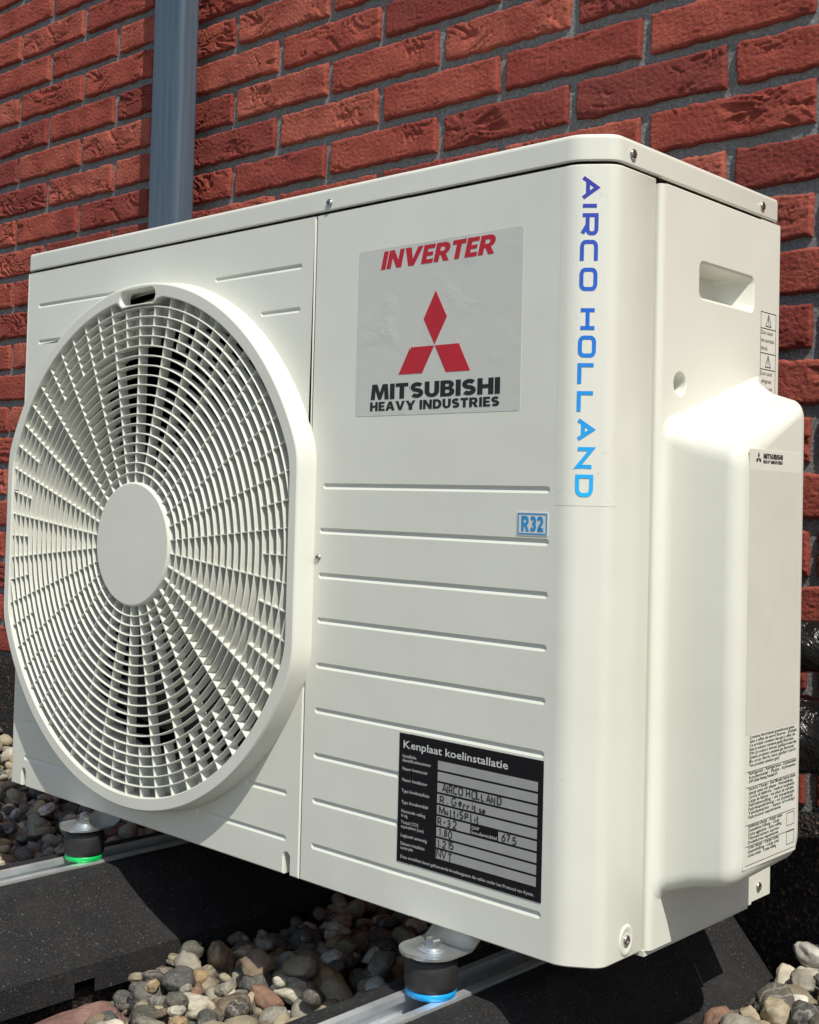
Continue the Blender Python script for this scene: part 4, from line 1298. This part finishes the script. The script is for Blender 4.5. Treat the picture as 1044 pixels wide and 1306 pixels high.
# warning strip on the rear corner
wy0, wy1, wz0, wz1 = 0.2484, 0.2782, 0.4480, 0.5262
ws = flat_plate([(wy0, wz0), (wy1, wz0), (wy1, wz1), (wy0, wz1)], 0.0022, 0.0004, 'S').build('warning_sticker', M['info_paper'], unit)
b = MB()
for z in (wz1 - 0.0004, 0.5112, 0.4888, 0.4742): b.add([(0.00235, wy0 + .0003, z - .00035), (0.00235, wy1 - .0003, z - .00035), (0.00235, wy1 - .0003, z + .00035), (0.00235, wy0 + .0003, z + .00035)], [(0, 1, 2, 3)])
for y in (wy0 + 0.0005, wy1 - 0.0005): b.add([(0.00234, y - .0003, wz0), (0.00234, y + .0003, wz0), (0.00234, y + .0003, wz1), (0.00234, y - .0003, wz1)], [(0, 1, 2, 3)])
for zc in (0.5186, 0.4815):
    t = MB(); stroke(t, [(0.2585, zc - 0.0050), (0.2635, zc + 0.0055), (0.2685, zc - 0.0050)], 0.0008, 1, 0)
    stroke(t, [(0.2635, zc + 0.0028), (0.2635, zc - 0.0016)], 0.0010, 0, 0); stroke(t, [(0.2635, zc - 0.0026), (0.2635, zc - 0.0036)], 0.0010, 0, 0)
    on_side(t, 0.00236); b.add(t.v, t.f)
b.build('warning_symbol', M['black_print'], ws)
on_side(words(["Don't touch", 'the terminal', 'block.'], 0.2497, 0.5058, 0.0052, 0.0070, [0.022, 0.0245, 0.013]), 0.00236).build('lettering', M['black_print'], ws)
on_side(words(["Don't touch", 'refrigerant', 'pipings and', 'connections'], 0.2497, 0.4688, 0.0052, 0.0068, [0.022, 0.021, 0.022, 0.023]), 0.00236).build('lettering', M['black_print'], ws)

# information sticker on the pipe housing
iy0, iy1, iz0, iz1 = 0.1040, 0.1925, 0.0715, 0.3950
SB = BX + 0.0003
info = flat_plate(rrect(iy0, iy1, iz0, iz1, 0.001), SB, 0.0003, 'S').build('information_sticker', M['info_paper'], unit)
greyp = simple('grey_panel_print', (0.67, 0.675, 0.615), 0.45, vary=0.04)
b = MB(); b.fill([S3([(iy0 + .0005, 0.1745), (iy1 - .0005, 0.1745), (iy1 - .0005, 0.3790), (iy0 + .0005, 0.3790)], SB + 0.0001)], (1, 0, 0)); b.build('grey_field', greyp, info)
b = on_side(bold('MITSUBISHI', 0.1262, 0.1590, 0.3880, 0.3922), SB + 0.0002); b.build('lettering', M['black_print'], info)
b = on_side(bold('HEAVY INDUSTRIES', 0.1262, 0.1590, 0.3844, 0.3870, gap=0.09), SB + 0.0002); b.build('lettering', M['black_print'], info)
b = MB(); cy_, cz_ = 0.1185, 0.3880; k = 0.0051
for p in ([(0, 0), (0.28, 0.5), (0, 1), (-0.28, 0.5)], [(0, 0), (-0.28, -0.5), (-0.86, -0.5), (-0.58, 0)], [(0, 0), (0.58, 0), (0.86, -0.5), (0.28, -0.5)]):
    b.fill([S3([(cy_ + q[0] * k, cz_ + q[1] * k) for q in p], SB + 0.0002)], (1, 0, 0))
b.build('diamond_mark', M['black_print'], info)
TXT = [
 (0.1712, ['Contains fluorinated greenhouse gases', 'Gaz a effet de serre fluores - Enthalt', 'Ce produit contient des gaz a effet de', 'Este producto contiene gases fluorados', 'Dit product bevat gefluoreerde', 'Questo prodotto contiene gas fluorurati', 'Bu urun florlu sera gazlari icerir', 'Ten produkt zawiera gazy']),
 (0.1435, ['Refrigerant - Refrigerante - Kaltemittel', 'Koudemiddel - Fluide - Kylmaaine', 'GWP (Global Warming Potential) 675']),
 (0.1316, ['Factory Charge - See Model name plate', 'charge usine voir plaque - Werksfullung', 'Carica di fabbrica - vedere targhetta', 'Carga de fabrica - ver placa de modelo', 'Fabrieksvulling - zie typeplaatje', 'Fabrikspafyldning - se typeskilt', 'Tehdastaytto - katso arvokilpi', 'Fabryczne napelnienie']),
 (0.1030, ['Additional charge - charge suppl.', 'Zusatzliche Fullung - Carga', 'Carica aggiuntiva - Extra vulling', 'Ylimaarainen tayttо'.replace('о', 'o'), 'Dodatkowe napelnienie']),
 (0.0868, ['Total charge - charge totale', 'Gesamtfullung - Carga total', 'Carica totale - Totale vulling']),
]
for zt, lines in TXT:
    rgx = random.Random(int(zt * 1e5))
    wd = [rgx.uniform(0.074, 0.082) if i < len(lines) - 1 else rgx.uniform(0.045, 0.06) for i in range(len(lines))]
    if zt < 0.11: wd = [min(w_, rgx.uniform(0.050, 0.058)) for w_ in wd]
    on_side(words(lines, iy0 + 0.0070, zt, 0.0034, 0.0031, wd, 0.01), SB + 0.0002).build('lettering', M['black_print'], info)
b = MB()
for z in (0.1460, 0.1340, 0.1053, 0.0890, 0.0745): b.add([(SB + .0002, iy0 + .003, z - .0002), (SB + .0002, iy1 - .002, z - .0002), (SB + .0002, iy1 - .002, z + .0002), (SB + .0002, iy0 + .003, z + .0002)], [(0, 1, 2, 3)])
for z in (0.0935, 0.0785): 
    t = MB(); stroke(t, [(0.1760, z), (0.1890, z), (0.1890, z + 0.0100), (0.1760, z + 0.0100)], 0.0004, 1, 0); on_side(t, SB + 0.0002); b.add(t.v, t.f)
b.build('rule_line', M['black_print'], info)

# ------------------------------------------------------------------ pebbles
rg = random.Random(5); rs = np.random.RandomState(3)
RES = 0.004
PX0, PX1, PY0, PY1 = -2.35, 0.95, -0.75, 0.47
NXg, NYg = int((PX1 - PX0) / RES), int((PY1 - PY0) / RES)
gx = PX0 + (np.arange(NXg) + 0.5) * RES; gy = PY0 + (np.arange(NYg) + 0.5) * RES
GXX, GYY = np.meshgrid(gx, gy, indexing='ij')
tt = np.clip((GYY - 0.20) / 0.24, 0, 1); tt = tt * tt * (3 - 2 * tt)
lx = np.clip((-0.80 - GXX) / 0.35, 0, 1)
H = PZ + 0.001 + tt * 0.070 * lx + 0.030 * np.clip((GXX + 0.03) / 0.02, 0, 1) * np.clip((GYY - 0.15) / 0.1, 0, 1)
midr = (GXX > -0.56) & (GXX < -0.24)
H += np.where(midr, 0.020 * np.clip((GXX + 0.50) / 0.2, 0, 1), 0)
block = np.zeros_like(H, bool)
for cx in DX: block |= (np.abs(GXX - cx) < 0.111) & (GYY > YB0 - 0.003) & (GYY < YB1 + 0.003)
block |= (np.abs(GXX + 0.500) < 0.026) & (np.abs(GYY + 0.115) < 0.066)
wall_y = WALL_W + GXX * WALL_TH
block |= GYY > wall_y - 0.035
PB = 0.016
def pebble_mesh(sd, sub, a, b, c):
    bm = bmesh.new(); bmesh.ops.create_icosphere(bm, subdivisions=sub, radius=1.0)
    for v in bm.verts:
        p = v.co.copy()
        k = 1 + 0.26 * noise.noise(p * 1.0 + Vector((sd * 7.1, 0, 0))) + 0.13 * noise.noise(p * 2.2 + Vector((0, sd * 3.7, 0))) + 0.05 * noise.noise(p * 5 + Vector((0, 0, sd)))
        # slightly boxy, worn
        e_ = 0.70 + 0.25 * ((sd * 0.37) % 1.0)
        q = Vector([math.copysign(abs(t) ** e_, t) for t in p])
        v.co = Vector((q.x * a, q.y * b, q.z * c)) * k * PB
    me = bpy.data.meshes.new('pebble'); bm.to_mesh(me); bm.free()
    me.polygons.foreach_set('use_smooth', [True] * len(me.polygons)); me.materials.append(M['pebble'])
    return me
SH = [(1.0, rg.uniform(0.68, 0.92), rg.uniform(0.45, 0.72)) for i in range(16)]
PM = [pebble_mesh(i + 1, 4, *SH[i]) for i in range(16)]
LOW = [pebble_mesh(i + 1, 2, *SH[i]) for i in range(16)]
LOWD = [(np.array([v.co[:] for v in me.vertices]), [tuple(p.vertices) for p in me.polygons]) for me in LOW]
placed = []
def drop(n, smin, smax, cand, xr, yr):
    for _ in range(n):
        u = rg.random(); rad = smin + (smax - smin) * u ** 1.6
        k = rg.randrange(16); a, b2, c2 = SH[k]
        best = None
        rr_ = rad * (a + b2) / 2
        w_ = max(1, int(rr_ * 0.75 / RES))
        for _c in range(cand):
            x = rg.uniform(*xr); y = rg.uniform(*yr)
            i = int((x - PX0) / RES); j = int((y - PY0) / RES)
            if i < w_ + 2 or j < w_ + 2 or i >= NXg - w_ - 2 or j >= NYg - w_ - 2: continue
            w2 = w_ + 1
            if block[i - w2:i + w2 + 1, j - w2:j + w2 + 1].any(): continue
            sub = H[i - w_:i + w_ + 1, j - w_:j + w_ + 1]
            hgt = float(sub.max()) * 0.55 + float(sub.mean()) * 0.45
            lim = GZ + 0.018 + (0.076 if x < -0.85 else (0.032 if x > -0.03 and y > 0.1 else (0.004 + 0.020 * min(1.0, max(0.0, (x + 0.50) / 0.2)) if x < -0.2 else 0.0)))
            if hgt > lim: continue
            if best is None or hgt < best[0]: best = (hgt, x, y, i, j)
        if best is None: continue
        hgt, x, y, i, j = best
        z = hgt + rad * c2 * 0.80
        wf = int(rr_ / RES) + 1
        i0, i1, j0, j1 = max(0, i - wf), min(NXg, i + wf + 1), max(0, j - wf), min(NYg, j + wf + 1)
        dd = ((GXX[i0:i1, j0:j1] - x) ** 2 + (GYY[i0:i1, j0:j1] - y) ** 2) / rr_ ** 2
        hh = np.where(dd < 1, z + rad * c2 * np.sqrt(np.clip(1 - dd, 0, 1)), -9)
        H[i0:i1, j0:j1] = np.maximum(H[i0:i1, j0:j1], hh)
        placed.append((x, y, z, rad, k, rg.uniform(0, 2 * PI), rg.gauss(0, 0.35), rg.gauss(0, 0.35)))
drop(3000, 0.0095, 0.018, 5, (PX0, PX1), (PY0, PY1))
drop(120, 0.018, 0.026, 4, (-1.9, -0.20), (-0.30, 0.45))
drop(2300, 0.0085, 0.019, 5, (-1.9, -0.20), (-0.30, 0.45))
drop(650, 0.009, 0.018, 3, (-2.25, -0.95), (0.18, 0.46))
drop(60, 0.016, 0.024, 3, (-0.03, 0.20), (0.22, 0.42))
drop(420, 0.0085, 0.020, 3, (-0.05, 0.30), (0.12, 0.45))
drop(900, 0.007, 0.013, 4, (-1.9, -0.20), (-0.30, 0.45))
drop(2200, 0.008, 0.015, 5, (PX0, PX1), (PY0, PY1))

UNIT_BOX = (np.array([-0.84, -0.02, 0.0]), np.array([0.064, 0.287, 0.634]))
def hits(P, lo, hi):
    dr = P - CC; t0, t1 = 0.0, 0.995
    for a in range(3):
        if abs(dr[a]) < 1e-9:
            if CC[a] < lo[a] or CC[a] > hi[a]: return False
            continue
        ta, tb = (lo[a] - CC[a]) / dr[a], (hi[a] - CC[a]) / dr[a]
        if ta > tb: ta, tb = tb, ta
        t0, t1 = max(t0, ta), min(t1, tb)
    return t0 < t1
BEAMS = [(np.array([cx - 0.075, YB0, GZ]), np.array([cx + 0.075, YB1, TOPZ])) for cx in DX]
score = []
for n_, (x, y, z, rad, k, a, tx_, ty_) in enumerate(placed):
    P = np.array([x, y, z + rad * 0.4])
    u, v, q = to_px(P)
    vis = q > 0 and -30 < u < 1074 and -30 < v < 1336
    if vis and (hits(P, *UNIT_BOX) or any(hits(P, *B_) for B_ in BEAMS)): vis = False
    if vis:
        i = int((x - PX0) / RES); j = int((y - PY0) / RES)
        if H[i, j] > z + rad * SH[k][2] + 0.012: vis = False
    score.append((rad / q if vis else 0.0, n_))
score.sort(reverse=True)
single = {n_ for s, n_ in score[:300] if s > 0}
rest = MB()
for n_, (x, y, z, rad, k, a, tx_, ty_) in enumerate(placed):
    mt = Matrix.Rotation(a, 3, 'Z') @ Matrix.Rotation(tx_, 3, 'X') @ Matrix.Rotation(ty_, 3, 'Y')
    if n_ in single:
        o = link('pebble', PM[k], ground)
        o.location = (x, y, z); o.rotation_euler = mt.to_euler(); o.scale = (rad / PB,) * 3
    else:
        vv, ff = LOWD[k]
        q = (np.array(mt) @ (vv.T * (rad / PB))).T + np.array([x, y, z])
        rest.add(q.tolist(), ff, True)
tag(rest.build('pebbles', M['pebble'], ground), kind='stuff')
print('pebbles', len(placed), 'single', len(single))

# flat pink stone beside the fan end beam
bm = bmesh.new(); bmesh.ops.create_icosphere(bm, subdivisions=5, radius=1.0)
for v in bm.verts:
    p = v.co.copy()
    q = Vector([math.copysign(abs(t) ** 0.6, t) for t in p])
    k = 1 + 0.14 * noise.noise(p * 1.6 + Vector((3, 1, 4))) + 0.06 * noise.noise(p * 4) + 0.03 * noise.noise(p * 10) + 0.015 * noise.noise(p * 22)
    v.co = Vector((q.x * 0.030, q.y * 0.075, q.z * 0.016)) * k
me = bpy.data.meshes.new('stone'); bm.to_mesh(me); bm.free()
me.polygons.foreach_set('use_smooth', [True] * len(me.polygons)); me.materials.append(M['pink'])
st = link('stone', me)
st.location = (-0.494, -0.134, GZ - 0.015); st.rotation_euler = (0.03, 0.12, 0.10)
tag(st, 'flat pinkish red stone lying against the foot of the fan end beam', 'stone')
